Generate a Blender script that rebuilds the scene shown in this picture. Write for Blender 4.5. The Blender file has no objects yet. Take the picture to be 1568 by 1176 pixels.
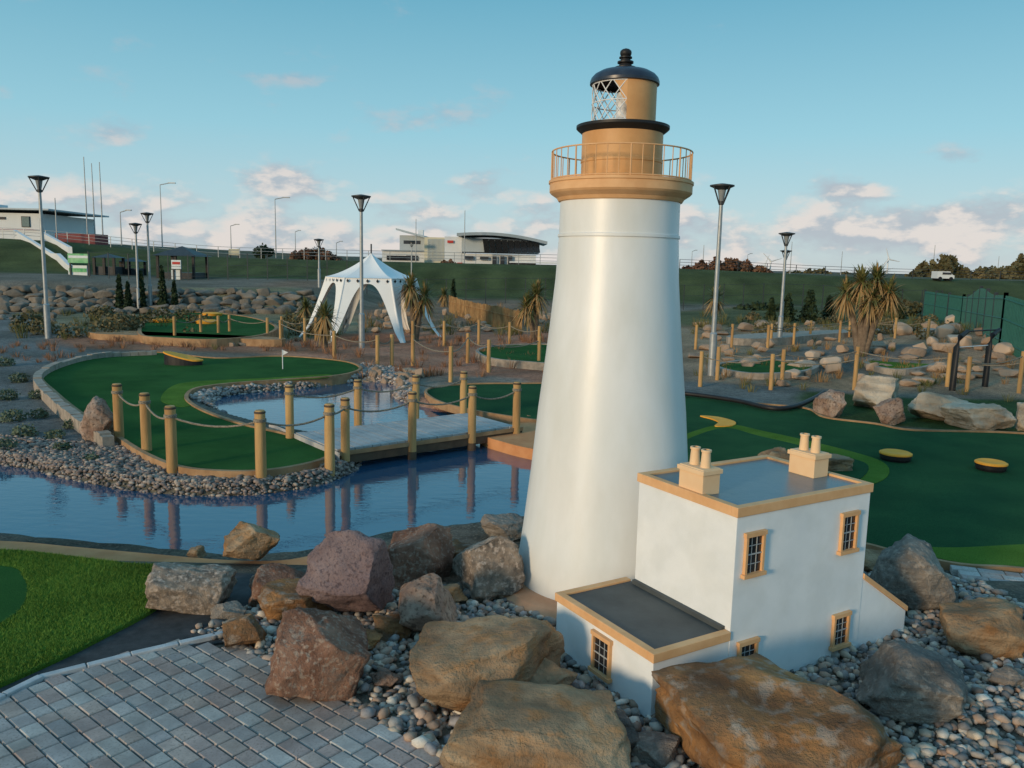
import bpy, bmesh, math, random
import numpy as np
from mathutils import Vector, Matrix, noise as mnoise
random.seed(7); rng=np.random.default_rng(7)
S=bpy.context.scene
rad=math.radians
# ------------------------------------------------------------------ camera
CAMZ=2.9; FL=1250.0; PITCH=8.3; ROLL=1.3
R=(Matrix.Rotation(rad(90-PITCH),3,'X')@Matrix.Rotation(rad(ROLL),3,'Z'))
cam=bpy.data.cameras.new('camera'); co=bpy.data.objects.new('camera',cam); S.collection.objects.link(co)
co.matrix_world=Matrix.Translation((0,0,CAMZ))@R.to_4x4()
cam.sensor_width=36; cam.lens=36*FL/1568; cam.clip_end=20000; cam.clip_start=.05
S.camera=co
# survey helper: bearing/depression of a measured point -> position on the real terrain
def ray(u,v): return R@Vector(((u-784)/FL,-(v-588)/FL,-1))
def gz(u,v,z):
    d=ray(u,v); t=(z-CAMZ)/d.z; return (d.x*t,d.y*t)
def at(u,v,Y):
    d=ray(u,v); t=Y/d.y; return (d.x*t,Y,CAMZ+d.z*t)
def ss(x,a,b):
    t=np.clip((x-a)/(b-a),0,1); return t*t*(3-2*t)
def catmull(P,closed=True,n=6):
    P=[Vector(p) for p in P]; out=[]; N=len(P)
    rngs=range(N) if closed else range(N-1)
    for i in rngs:
        if closed: p0,p1,p2,p3=P[i-1],P[i],P[(i+1)%N],P[(i+2)%N]
        else: p0,p1,p2,p3=P[max(i-1,0)],P[i],P[i+1],P[min(i+2,N-1)]
        for k in range(n):
            t=k/n
            out.append(.5*((2*p1)+(p2-p0)*t+(2*p0-5*p1+4*p2-p3)*t*t+(3*p1-p0-3*p2+p3)*t**3))
    if not closed: out.append(P[-1])
    return [tuple(p) for p in out]
def poly_sd(px,py,poly):
    """>0 outside"""
    px=np.asarray(px,float); py=np.asarray(py,float)
    d=np.full(px.shape,1e18); ins=np.zeros(px.shape,bool)
    n=len(poly)
    for i in range(n):
        ax,ay=poly[i][:2]; bx,by=poly[(i+1)%n][:2]
        ex,ey=bx-ax,by-ay; L=ex*ex+ey*ey+1e-12
        t=np.clip(((px-ax)*ex+(py-ay)*ey)/L,0,1)
        dd=(px-ax-t*ex)**2+(py-ay-t*ey)**2
        d=np.minimum(d,dd)
        if ay!=by:
            c=((ay>py)!=(by>py))&(px<(bx-ax)*(py-ay)/(by-ay)+ax)
            ins^=c
    d=np.sqrt(d); return np.where(ins,-d,d)
pond_px=[(-260,690),(0,712),(80,728),(160,745),(250,757),(330,760),(400,757),(470,747),(520,733),(552,712),(535,690),
(495,672),(440,661),(380,647),(335,632),(325,618),(345,607),(400,600),(470,594),(530,587),(572,584),(610,592),(604,607),(640,622),
(700,632),(790,645),(840,662),(880,700),(880,750),(850,785),(790,800),(700,812),(600,822),(520,842),(440,855),(340,856),(200,842),(100,834),(0,825),(-260,815)]
POND=catmull([gz(u,v,0) for u,v in pond_px],True,3)
def hgt(x,y):
    x=np.atleast_1d(np.asarray(x,float)); y=np.atleast_1d(np.asarray(y,float))
    land=.12+.15*(1-ss(y,6.6,7.4))
    land=land+.13*np.sin(x*.35+1.)*np.sin(y*.23+.5)*ss(y,22,30)*(1-ss(y,60,70))
    land=land+1.25*ss(y,41,44.5)*(1-ss(x,-13,-8))
    land=land+.45*np.exp(-((x-14)/5)**2-((y-27)/3.5)**2)+.5*np.exp(-((x-21)/4)**2-((y-33)/4)**2)
    E=2.95+1.5*(1-ss(x,-55,-28))-.55*ss(x,12,42)
    b=ss(y,70,86)
    land=land*(1-b)+E*b
    near=(y<25)&(x>-20)&(x<12)
    sd=np.full(x.shape,9.)
    if near.any(): sd[near]=poly_sd(x[near],y[near],POND)
    k=ss(sd,-.35,.16)
    return -.5*(1-k)+land*k
TS=np.geomspace(2.5,420,2500)
def P(u,v):
    d=ray(u,v); n=math.hypot(d.x,d.y)
    X=d.x/n*TS; Y=d.y/n*TS; Z=CAMZ+d.z/n*TS
    h=hgt(X,Y); i=np.argmax(Z<h)
    if Z[i]>=h[i]: i=len(TS)-1
    if i==0: i=1
    a=(Z[i-1]-h[i-1]); b=(h[i]-Z[i]); f=a/(a+b) if a+b>0 else 0
    x=X[i-1]+(X[i]-X[i-1])*f; y=Y[i-1]+(Y[i]-Y[i-1])*f
    return (float(x),float(y),float(hgt(x,y)[0]))
def H(x,y): return float(hgt(x,y)[0])
# ------------------------------------------------------------------ materials
MATS={}
def newmat(name):
    m=bpy.data.materials.new(name); m.use_nodes=True; nt=m.node_tree; nt.nodes.clear()
    o=nt.nodes.new('ShaderNodeOutputMaterial'); b=nt.nodes.new('ShaderNodeBsdfPrincipled')
    nt.links.new(b.outputs[0],o.inputs[0]); return m,nt,b
def c4(c): return (c[0],c[1],c[2],1)
def pm(name,c1,c2=None,scale=5,rough=.8,bump=0,bscale=None,metal=0,spec=.3,speck=None,sscale=60,stretch=None,attr=None,detail=5,rnd=False,crack=0,lo=.35,hi=.65,bdist=.02,alpha=None,patch=None,pscale=.6,strata=0):
    if name in MATS: return MATS[name]
    m,nt,b=newmat(name); N=nt.nodes; L=nt.links
    tc=N.new('ShaderNodeTexCoord'); vec=tc.outputs['Object']
    if rnd:
        oi=N.new('ShaderNodeObjectInfo'); ad=N.new('ShaderNodeVectorMath'); ad.operation='MULTIPLY_ADD'
        cb=N.new('ShaderNodeCombineXYZ'); 
        for i in range(3): L.new(oi.outputs['Random'],cb.inputs[i])
        L.new(cb.outputs[0],ad.inputs[0]); ad.inputs[1].default_value=(37,51,23); L.new(vec,ad.inputs[2]); vec=ad.outputs[0]
    if stretch:
        mp=N.new('ShaderNodeMapping'); mp.inputs['Scale'].default_value=stretch; L.new(vec,mp.inputs[0]); vec=mp.outputs[0]
    n1=N.new('ShaderNodeTexNoise'); n1.inputs['Scale'].default_value=scale; n1.inputs['Detail'].default_value=detail; n1.inputs['Roughness'].default_value=.6
    L.new(vec,n1.inputs['Vector'])
    rp=N.new('ShaderNodeValToRGB'); rp.color_ramp.elements[0].position=lo; rp.color_ramp.elements[1].position=hi
    rp.color_ramp.elements[0].color=c4(c1); rp.color_ramp.elements[1].color=c4(c2 or c1)
    L.new(n1.outputs[0],rp.inputs[0]); col=rp.outputs[0]
    if speck:
        n2=N.new('ShaderNodeTexNoise'); n2.inputs['Scale'].default_value=sscale; n2.inputs['Detail'].default_value=3; L.new(vec,n2.inputs['Vector'])
        mr=N.new('ShaderNodeMapRange'); mr.inputs[1].default_value=.52; mr.inputs[2].default_value=.66; L.new(n2.outputs[0],mr.inputs[0])
        mx=N.new('ShaderNodeMix'); mx.data_type='RGBA'; L.new(mr.outputs[0],mx.inputs[0]); L.new(col,mx.inputs[6]); mx.inputs[7].default_value=c4(speck); col=mx.outputs[2]
    if patch:
        n2=N.new('ShaderNodeTexNoise'); n2.inputs['Scale'].default_value=pscale; n2.inputs['Detail'].default_value=4; L.new(vec,n2.inputs['Vector'])
        mr=N.new('ShaderNodeMapRange'); mr.inputs[1].default_value=.42; mr.inputs[2].default_value=.62; L.new(n2.outputs[0],mr.inputs[0])
        mx=N.new('ShaderNodeMix'); mx.data_type='RGBA'; mx.blend_type='MULTIPLY'; L.new(mr.outputs[0],mx.inputs[0]); L.new(col,mx.inputs[6]); mx.inputs[7].default_value=c4(patch); col=mx.outputs[2]
    if attr:
        at_=N.new('ShaderNodeAttribute'); at_.attribute_name=attr
        mx=N.new('ShaderNodeMix'); mx.data_type='RGBA'; mx.blend_type='MULTIPLY'; mx.inputs[0].default_value=1
        L.new(at_.outputs['Color'],mx.inputs[6]); L.new(col,mx.inputs[7]); col=mx.outputs[2]
    hsum=None
    if strata:
        mp=N.new('ShaderNodeMapping'); mp.inputs['Scale'].default_value=(1.2,1.2,9); mp.inputs['Rotation'].default_value=(.35,.2,0); L.new(vec,mp.inputs[0])
        vo=N.new('ShaderNodeTexNoise'); vo.inputs['Scale'].default_value=strata; vo.inputs['Detail'].default_value=4; L.new(mp.outputs[0],vo.inputs['Vector'])
        mr=N.new('ShaderNodeMapRange'); mr.inputs[1].default_value=.38; mr.inputs[2].default_value=.55; mr.inputs[3].default_value=.70; mr.inputs[4].default_value=1; L.new(vo.outputs[0],mr.inputs[0])
        mx=N.new('ShaderNodeMix'); mx.data_type='RGBA'; mx.blend_type='MULTIPLY'; mx.inputs[0].default_value=1
        L.new(col,mx.inputs[6]); L.new(mr.outputs[0],mx.inputs[7]); col=mx.outputs[2]; hsum=vo.outputs[0]
    L.new(col,b.inputs['Base Color'])
    b.inputs['Roughness'].default_value=rough; b.inputs['Metallic'].default_value=metal; b.inputs['Specular IOR Level'].default_value=spec
    if alpha is not None: b.inputs['Alpha'].default_value=alpha
    if bump:
        n3=N.new('ShaderNodeTexNoise'); n3.inputs['Scale'].default_value=bscale or scale*4; n3.inputs['Detail'].default_value=6; n3.inputs['Roughness'].default_value=.74
        L.new(vec,n3.inputs['Vector'])
        h=n3.outputs[0]
        if hsum:
            a3=N.new('ShaderNodeMath'); a3.operation='MULTIPLY_ADD'; L.new(hsum,a3.inputs[0]); a3.inputs[1].default_value=.9; L.new(h,a3.inputs[2]); h=a3.outputs[0]
        bp=N.new('ShaderNodeBump'); bp.inputs['Strength'].default_value=bump; bp.inputs['Distance'].default_value=bdist
        L.new(h,bp.inputs['Height']); L.new(bp.outputs[0],b.inputs['Normal'])
    MATS[name]=m; return m
M_white=pm('white_render',(.72,.73,.71),(.80,.80,.79),scale=2.2,rough=.36,bump=.2,bscale=60,spec=.5,stretch=(1,1,.35),bdist=.004,patch=(.95,.94,.92),pscale=4)
M_house=pm('house_render',(.76,.78,.79),(.83,.84,.84),scale=3,rough=.75,bump=.35,bscale=120,spec=.2,bdist=.004,patch=(.94,.94,.93),pscale=5)
M_trim=pm('ochre_trim',(.68,.37,.17),(.78,.46,.23),scale=6,rough=.6,bump=.08,bscale=60,bdist=.004)
M_lant=pm('ochre_lantern_paint',(.57,.29,.11),(.66,.36,.15),scale=5,rough=.5,bump=.05)
M_cream=pm('cream_paint',(.78,.51,.29),(.82,.57,.34),scale=6,rough=.6)
M_navy=pm('navy_lead',(.012,.017,.035),(.03,.04,.06),scale=8,rough=.35,spec=.5)
M_black=pm('black_iron',(.012,.012,.013),(.02,.02,.022),rough=.5)
M_roof=pm('roof_felt',(.08,.14,.17),(.14,.20,.23),scale=3,rough=.30,bump=.12,bscale=14,spec=.6,patch=(.8,.85,.9),pscale=3)
M_roofd=pm('roof_felt_dark',(.06,.068,.07),(.09,.10,.10),scale=3,rough=.6,bump=.1,bscale=40)
M_glassd=pm('dark_glass',(.01,.012,.015),(.03,.03,.035),scale=10,rough=.12,spec=.6)
M_plinth=pm('terracotta_plinth',(.52,.27,.15),(.62,.35,.21),scale=4,rough=.85,bump=.2,bscale=50)
M_bar=pm('white_bar',(.72,.73,.74),None,rough=.5)
M_wbar=pm('window_bar_grey',(.38,.40,.41),None,rough=.5)
M_post=pm('timber_post',(.36,.20,.08),(.55,.34,.14),scale=6,rough=.8,bump=.4,bscale=20,stretch=(1,1,.15),rnd=True)
M_rope=pm('rope',(.36,.30,.22),(.12,.10,.08),scale=60,rough=.9)
M_plank=pm('grey_plank',(.36,.36,.36),(.48,.47,.46),scale=5,rough=.8,bump=.2)
M_beam=pm('dark_beam',(.07,.045,.03),(.12,.08,.05),scale=5,rough=.8)
M_edge=pm('timber_edging',(.28,.16,.08),(.42,.26,.14),scale=4,rough=.85,bump=.2)
M_kerb=pm('stone_kerb',(.26,.22,.18),(.40,.34,.28),scale=6,rough=.85,bump=.3)
M_lk=pm('light_kerb',(.42,.43,.44),(.55,.55,.55),scale=9,rough=.85,bump=.2)
M_steel=pm('galvanised_steel',(.30,.32,.33),(.38,.40,.41),scale=8,rough=.45,metal=.4)
M_dsteel=pm('dark_steel',(.03,.035,.04),(.05,.055,.06),rough=.5)
M_turf=pm('artificial_turf',(.026,.090,.022),(.042,.13,.032),scale=1.2,rough=.95,bump=.6,bscale=160,spec=.05,speck=(.014,.058,.016),sscale=120,bdist=.01,patch=(.75,.85,.8),pscale=.5)
M_turfd=pm('artificial_turf_deep',(.019,.074,.030),(.032,.105,.040),scale=1.2,rough=.95,bump=.6,bscale=160,spec=.05,speck=(.011,.048,.020),sscale=120,bdist=.01,patch=(.76,.86,.85),pscale=.4)
M_turf2=pm('artificial_turf_light',(.085,.17,.022),(.125,.235,.038),scale=1.5,rough=.95,bump=.8,bscale=150,spec=.05,speck=(.045,.10,.016),sscale=90,bdist=.015,patch=(.78,.84,.8),pscale=.9)
M_orange=pm('orange_rubber',(.80,.33,.03),(.88,.40,.05),rough=.7)
M_orange2=pm('orange_sand_path',(.52,.22,.09),(.64,.31,.14),scale=3,rough=.95,bump=.3,bscale=80)
M_asph=pm('asphalt',(.035,.038,.04),(.065,.067,.07),scale=9,rough=.9,bump=.5,bscale=150,bdist=.006)
M_tent=pm('white_canvas',(.80,.80,.80),(.84,.84,.83),scale=2,rough=.6)
M_straw=pm('dry_grass_blade',(.26,.14,.06),(.42,.25,.11),scale=3,rough=.9)
M_reed=pm('olive_grass_blade',(.09,.10,.03),(.2,.17,.06),scale=1,rough=.9)
M_sage=pm('sage_shrub_leaf',(.07,.10,.06),(.17,.20,.13),scale=1,rough=.9)
M_cord=pm('cordyline_leaf',(.08,.10,.03),(.18,.17,.06),scale=3,rough=.6)
M_cordd=pm('cordyline_dead_leaf',(.30,.18,.07),(.42,.27,.12),scale=3,rough=.8)
M_bark=pm('bark',(.12,.085,.06),(.22,.16,.11),scale=8,rough=.9,bump=.5)
M_dleaf=pm('dark_foliage',(.012,.028,.012),(.035,.055,.02),scale=2,rough=.8)
M_rleaf=pm('autumn_foliage',(.11,.05,.03),(.20,.11,.06),scale=.3,rough=.8)
M_oleaf=pm('olive_foliage',(.07,.07,.03),(.17,.14,.07),scale=.3,rough=.8)
M_gf=pm('green_fence_paint',(.02,.11,.085),(.03,.14,.11),rough=.6)
R_red=pm('rock_red',(.20,.095,.06),(.38,.22,.15),scale=5,rough=.85,bump=1,bscale=11,bdist=.06,speck=(.42,.31,.24),sscale=34,rnd=True,patch=(.5,.46,.46),pscale=2.2)
R_pink=pm('rock_pink',(.36,.24,.185),(.54,.40,.31),scale=5,rough=.85,bump=1,bscale=11,bdist=.06,speck=(.22,.15,.11),sscale=30,rnd=True,patch=(.66,.58,.54),pscale=3)
R_purp=pm('rock_purple',(.235,.165,.165),(.38,.28,.27),scale=4,rough=.9,bump=1,bscale=14,bdist=.06,speck=(.17,.12,.125),sscale=45,rnd=True,patch=(.72,.68,.70),pscale=2)
R_sand=pm('rock_sandstone',(.34,.215,.125),(.55,.39,.24),scale=2.6,rough=.9,bump=1,bscale=8,bdist=.07,speck=(.47,.26,.12),sscale=7,rnd=True,strata=1.6,patch=(.68,.64,.60),pscale=1.8)
R_brown=pm('rock_brown',(.25,.145,.08),(.54,.27,.10),scale=3.2,rough=.85,bump=1,bscale=9,bdist=.07,speck=(.48,.37,.28),sscale=12,rnd=True,strata=1.2,patch=(.50,.46,.45),pscale=2.4)
R_grey=pm('rock_grey',(.20,.175,.15),(.37,.315,.26),scale=4,rough=.9,bump=1,bscale=10,bdist=.06,speck=(.42,.36,.30),sscale=26,rnd=True,strata=1.5,patch=(.66,.66,.70),pscale=2)
R_speck=pm('rock_speckled',(.16,.13,.105),(.44,.34,.26),scale=11,rough=.8,bump=1,bscale=14,bdist=.05,speck=(.57,.46,.38),sscale=30,rnd=True)
R_pale=pm('rock_pale',(.50,.40,.30),(.68,.57,.44),scale=2,rough=.9,bump=1,bscale=5,bdist=.08,rnd=True,strata=.8,patch=(.78,.72,.66),pscale=1.5)
# ------------------------------------------------------------------ mesh builder
def link(o): S.collection.objects.link(o); return o
def empty(name,loc):
    o=bpy.data.objects.new(name,None); o.location=loc; o.empty_display_size=.2; return link(o)
class MB:
    def __init__(s): s.V=[];s.F=[];s.I=[];s.S=[];s.M=[]
    def mi(s,m):
        if m not in s.M: s.M.append(m)
        return s.M.index(m)
    def add(s,v,f,m,smooth=False):
        o=len(s.V); s.V+= [tuple(p) for p in v]; k=s.mi(m)
        for q in f: s.F.append(tuple(i+o for i in q)); s.I.append(k); s.S.append(smooth)
    def obox(s,o,a,b,c,m,ins=0):
        o=Vector(o);a=Vector(a);b=Vector(b);c=Vector(c)
        v=[o,o+a,o+a+b,o+b,o+c,o+a+c,o+a+b+c,o+b+c]
        f=[(0,3,2,1),(4,5,6,7),(0,1,5,4),(1,2,6,5),(2,3,7,6),(3,0,4,7)]
        if a.cross(b).dot(c)<0: f=[tuple(reversed(q)) for q in f]
        s.add(v,f,m)
    def box(s,c,sz,m,yaw=0):
        rz=Matrix.Rotation(yaw,3,'Z'); a=rz@Vector((sz[0],0,0)); b=rz@Vector((0,sz[1],0)); cc=Vector((0,0,sz[2]))
        s.obox(Vector(c)-a/2-b/2-cc/2,a,b,cc,m)
    def tube(s,pts,r,m,n=8,cap=True,smooth=True):
        pts=[Vector(p) for p in pts]; K=len(pts)
        if not hasattr(r,'__len__'): r=[r]*K
        V=[];Fc=[]
        for i,p in enumerate(pts):
            t=(pts[min(i+1,K-1)]-pts[max(i-1,0)]).normalized()
            a=t.cross(Vector((0,0,1)) if abs(t.z)<.9 else Vector((1,0,0))).normalized(); b=t.cross(a)
            for k in range(n):
                th=2*math.pi*k/n; V.append(p+(a*math.cos(th)+b*math.sin(th))*r[i])
        for i in range(K-1):
            for k in range(n):
                k2=(k+1)%n; Fc.append((i*n+k,(i+1)*n+k,(i+1)*n+k2,i*n+k2))
        s.add(V,Fc,m,smooth)
        if cap:
            s.add(V[:n],[tuple(range(n))],m); s.add(V[-n:],[tuple(reversed(range(n)))],m)
    def lathe(s,c,prof,m,n=64,joined=False,a0=0,a1=2*math.pi):
        full=abs(a1-a0-2*math.pi)<1e-6; K=n if full else n+1
        def ring(r,z): return [(c[0]+r*math.cos(a0+(a1-a0)*k/n),c[1]+r*math.sin(a0+(a1-a0)*k/n),c[2]+z) for k in range(K)]
        if joined:
            V=[];Fc=[]
            for r,z in prof: V+=ring(r,z)
            for i in range(len(prof)-1):
                for k in range(n): k2=(k+1)%K; Fc.append((i*K+k,i*K+k2,(i+1)*K+k2,(i+1)*K+k))
            s.add(V,Fc,m,True)
        else:
            for i in range(len(prof)-1):
                V=ring(*prof[i])+ring(*prof[i+1])
                s.add(V,[(k,(k+1)%K,K+(k+1)%K,K+k) for k in range(n)],m,True)
    def done(s,name,parent=None,loc=None,bevel=0,bseg=2):
        me=bpy.data.meshes.new(name)
        L=Vector(parent.location) if parent else Vector(loc or (0,0,0))
        me.from_pydata([(v[0]-L.x,v[1]-L.y,v[2]-L.z) for v in s.V],[],s.F)
        for m in s.M: me.materials.append(m)
        me.polygons.foreach_set('material_index',s.I); me.polygons.foreach_set('use_smooth',s.S); me.update()
        o=bpy.data.objects.new(name,me)
        if parent: o.parent=parent
        else: o.location=L
        if bevel:
            b=o.modifiers.new('b','BEVEL'); b.width=bevel; b.segments=bseg; b.limit_method='ANGLE'; b.angle_limit=rad(40)
        return link(o)
def fastmesh(name,V,T,mat,col=None,smooth=True,loc=(0,0,0)):
    V=np.asarray(V,np.float32)-np.asarray(loc,np.float32); T=np.asarray(T,np.int32); k=T.shape[1]
    me=bpy.data.meshes.new(name); me.vertices.add(len(V)); me.vertices.foreach_set('co',V.ravel())
    me.loops.add(T.size); me.loops.foreach_set('vertex_index',T.ravel())
    me.polygons.add(len(T)); me.polygons.foreach_set('loop_start',np.arange(0,T.size,k,dtype=np.int32))
    me.polygons.foreach_set('loop_total',np.full(len(T),k,np.int32))
    me.polygons.foreach_set('use_smooth',np.full(len(T),smooth))
    if col is not None:
        a=me.color_attributes.new('col','FLOAT_COLOR','POINT'); a.data.foreach_set('color',np.hstack([col,np.ones((len(col),1))]).astype(np.float32).ravel())
    me.materials.append(mat); me.update(calc_edges=True); me.validate()
    o=bpy.data.objects.new(name,me); o.location=loc; return link(o)
_ico={}
def ico(sub):
    if sub not in _ico:
        bm=bmesh.new(); bmesh.ops.create_icosphere(bm,subdivisions=sub,radius=1)
        _ico[sub]=(np.array([v.co[:] for v in bm.verts]),np.array([[v.index for v in f.verts] for f in bm.faces])); bm.free()
    return _ico[sub]
def rockverts(seed,sub,planes=12,rough=.05):
    """broken block: a tilted box cut out of a ball, many corners knocked off, fractured surface"""
    r=np.random.default_rng(seed); V,T=ico(sub); V=V.copy()
    A=r.normal(size=(3,3))*.34+np.eye(3); Q,_=np.linalg.qr(A)
    ns=[]
    for i in range(3):
        for s in (1,-1):
            n=Q[:,i]*s+r.normal(size=3)*.2; ns.append((n/np.linalg.norm(n),r.uniform(.52,.72)))
    for i in range(planes):
        n=r.normal(size=3); n/=np.linalg.norm(n); ns.append((n,r.uniform(.64,.84)))
    for n,d in ns:
        o=np.maximum(V@n-d,0); V-=o[:,None]*n[None,:]*.985
    if rough:
        off=Vector(r.uniform(0,50,3))
        D=np.array([mnoise.fractal(Vector(v)*2.0+off,.8,2.1,5) for v in V]); V*=(1+rough*D)[:,None]
        if sub>=4:
            D=np.array([mnoise.ridged_multi_fractal(Vector(v)*2.4+off,.85,2.2,5,1,2) for v in V]); V*=(1+rough*.5*(D-1))[:,None]
            D=np.array([mnoise.noise(Vector((round(v[0]*2.6,0),v[1]*5,round(v[2]*5,0)))+off) for v in V]); V*=(1+.014*D)[:,None]
    V/=np.abs(V).max(axis=0)[None,:]
    return V,T
# ------------------------------------------------------------------ world
SUN_AZ=rad(-138); SUN_EL=rad(11)   # azimuth: behind the camera, to the left
sd=Vector((math.sin(SUN_AZ)*math.cos(SUN_EL),math.cos(SUN_AZ)*math.cos(SUN_EL),math.sin(SUN_EL)))
sl=bpy.data.lights.new('sun','SUN'); sl.energy=2.4; sl.angle=rad(9); sl.color=(1,.76,.49)
so=link(bpy.data.objects.new('sun',sl)); so.rotation_euler=sd.to_track_quat('Z','Y').to_euler(); so.location=(0,-10,20)
W=bpy.data.worlds.new('World'); S.world=W; W.use_nodes=True; nt=W.node_tree; nt.nodes.clear(); N=nt.nodes; L=nt.links
out=N.new('ShaderNodeOutputWorld'); bg=N.new('ShaderNodeBackground'); L.new(bg.outputs[0],out.inputs[0]); bg.inputs[1].default_value=.13
sk=N.new('ShaderNodeTexSky'); sk.sky_type='NISHITA'; sk.sun_disc=False; sk.sun_elevation=SUN_EL; sk.sun_rotation=SUN_AZ
tc=N.new('ShaderNodeTexCoord'); D=tc.outputs['Generated']
sp=N.new('ShaderNodeSeparateXYZ'); L.new(D,sp.inputs[0]); Z=sp.outputs[2]
rp=N.new('ShaderNodeValToRGB'); L.new(Z,rp.inputs[0]); e=rp.color_ramp.elements
cols=[(0,(.50,.58,.61)),(.05,(.44,.60,.66)),(.15,(.275,.55,.66)),(.30,(.125,.385,.525)),(.6,(.15,.39,.58)),(1,(.17,.39,.58))]
e[0].position=0; e[0].color=c4(cols[0][1]); e[1].position=1; e[1].color=c4(cols[-1][1])
for p_,c_ in cols[1:-1]:
    q=e.new(p_); q.color=c4(c_)
def vm(op,a,b=None,c=None):
    n=N.new('ShaderNodeVectorMath'); n.operation=op
    for i,x in enumerate((a,b,c)):
        if x is None: continue
        if isinstance(x,(tuple,list,Vector)): n.inputs[i].default_value=x
        elif isinstance(x,(int,float)): n.inputs['Scale'].default_value=x
        else: L.new(x,n.inputs[i])
    return n.outputs['Value'] if op in('LENGTH','DOT_PRODUCT') else n.outputs[0]
def mt(op,a,b=None,c=None,clamp=False):
    n=N.new('ShaderNodeMath'); n.operation=op; n.use_clamp=clamp
    for i,x in enumerate((a,b,c)):
        if x is None: continue
        if isinstance(x,(int,float)): n.inputs[i].default_value=x
        else: L.new(x,n.inputs[i])
    return n.outputs[0]
def mr(x,a,b,c,d,smooth=True):
    n=N.new('ShaderNodeMapRange'); n.interpolation_type='SMOOTHSTEP' if smooth else 'LINEAR'
    L.new(x,n.inputs[0])
    for i,q in enumerate((a,b,c,d)): n.inputs[i+1].default_value=q
    return n.outputs[0]
def mixc(f,a,b):
    n=N.new('ShaderNodeMix'); n.data_type='RGBA'
    if isinstance(f,(int,float)): n.inputs[0].default_value=f
    else: L.new(f,n.inputs[0])
    for i,x in ((6,a),(7,b)):
        if isinstance(x,tuple): n.inputs[i].default_value=c4(x)
        else: L.new(x,n.inputs[i])
    return n.outputs[2]
base=vm('SCALE',rp.outputs[0],8.6)
skyc=mixc(.12,base,sk.outputs[0])
def nz(vec,scale,detail=6,rough=.55):
    n=N.new('ShaderNodeTexNoise'); n.inputs['Scale'].default_value=scale; n.inputs['Detail'].default_value=detail; n.inputs['Roughness'].default_value=rough
    L.new(vec,n.inputs['Vector']); return n.outputs[0]
cv=vm('MULTIPLY',D,(1,1,2.2)); cv2=vm('ADD',cv,(-.010,-.006,.028))
na=nz(cv,13); nb=nz(cv2,13)
bank=mr(Z,.035,.12,.165,-.09)
blobs=[(745,283,.050,.028),(650,180,.08,.028),(180,203,.04,.02),(440,275,.07,.025),(1290,292,.07,.02),(1465,240,.05,.02),(1380,350,.12,.028),(1500,325,.08,.03),(430,120,.06,.010)]
add=None
for u,v,wx,wz in blobs:
    d=ray(u,v).normalized()
    l=vm('LENGTH',vm('MULTIPLY',vm('SUBTRACT',D,tuple(d)),(1/wx,1/wx,1/wz)))
    g=mr(l,0,1.3,.27,0)
    add=g if add is None else mt('ADD',add,g)
dens=mt('ADD',mt('ADD',na,bank),add)
west=mr(sp.outputs[0],-.45,.3,.04,-.02)
dens=mt('ADD',dens,west)
mask=mt('MULTIPLY',mt('MULTIPLY',mr(dens,.52,.80,0,1),mr(Z,-.01,.01,0,1)),mr(Z,.09,.16,.85,.5))
lit=mr(mt('SUBTRACT',na,nb),-.06,.08,0,1)
lowc=mr(Z,.08,.16,0,1)
cc=mixc(lit,(.42,.46,.51),(.74,.665,.62))
cc2=mixc(lit,(.36,.40,.48),(.55,.49,.50))
cc=vm('SCALE',mixc(lowc,cc,cc2),8.2)
fin=mixc(mask,skyc,cc)
L.new(fin,bg.inputs[0])
S.view_settings.view_transform='Standard'; S.view_settings.look='None'; S.view_settings.exposure=0
# ------------------------------------------------------------------ terrain
def axis(fine0,fine1,step,lim0,lim1,gr=1.09):
    a=list(np.arange(fine0,fine1+1e-6,step)); s=step; x=a[-1]
    while x<lim1: s*=gr; x+=s; a.append(x)
    s=step; x=a[0]; pre=[]
    while x>lim0: s*=gr; x-=s; pre.append(x)
    return np.array(pre[::-1]+a)
xs=axis(-9,8,.12,-4000,4000,1.06); ys=axis(2.5,20,.12,-60,6000,1.04)
XX,YY=np.meshgrid(xs,ys); x=XX.ravel(); y=YY.ravel(); z=hgt(x,y)
def zpoly(px,z=.12,n=3): return catmull([gz(u,v,z) for u,v in px],True,n)
col=np.tile(np.array([[.17,.155,.13]]),(len(x),1))
def paint(poly,c,soft=.3,amt=1):
    global col
    k=(1-ss(poly_sd(x,y,poly),-soft,soft))*amt; col=col*(1-k[:,None])+np.array(c)[None,:]*k[:,None]
paint(zpoly([(-300,480),(60,485),(170,515),(200,540),(110,550),(60,575),(90,610),(190,700),(0,700),(-300,690)]),(.165,.18,.185),.6)
paint(zpoly([(380,512),(550,505),(860,505),(900,560),(900,680),(740,690),(690,640),(620,600),(560,572),(420,545)]),(.40,.205,.14),.5)
paint(zpoly([(420,462),(600,458),(860,458),(880,505),(600,505),(420,500)]),(.26,.17,.12),1.2,.8)
paint(zpoly([(560,566),(640,575),(800,580),(800,620),(640,605),(600,600)]),(.28,.24,.21),.3)
paint(zpoly([(1040,475),(1300,470),(1600,475),(1750,600),(1500,600),(1300,600),(1200,590),(1040,560)]),(.33,.235,.16),.8)
paint(zpoly([(1040,475),(1300,470),(1600,475),(1600,500),(1300,496),(1040,500)]),(.10,.11,.055),1.)
paint(zpoly([(1180,560),(1300,575),(1420,570),(1420,545),(1280,530),(1180,540)]),(.15,.155,.15),.6,.8)
paint(zpoly([(1040,585),(1150,590),(1300,600),(1240,630),(1040,610)]),(.15,.165,.165),.3)
paint(zpoly([(100,480),(420,470),(560,490),(500,512),(300,518),(100,510)]),(.22,.20,.13),.8)
paint(zpoly([(100,516),(300,522),(480,528),(480,542),(300,538),(110,532)]),(.34,.18,.12),.4)
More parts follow.
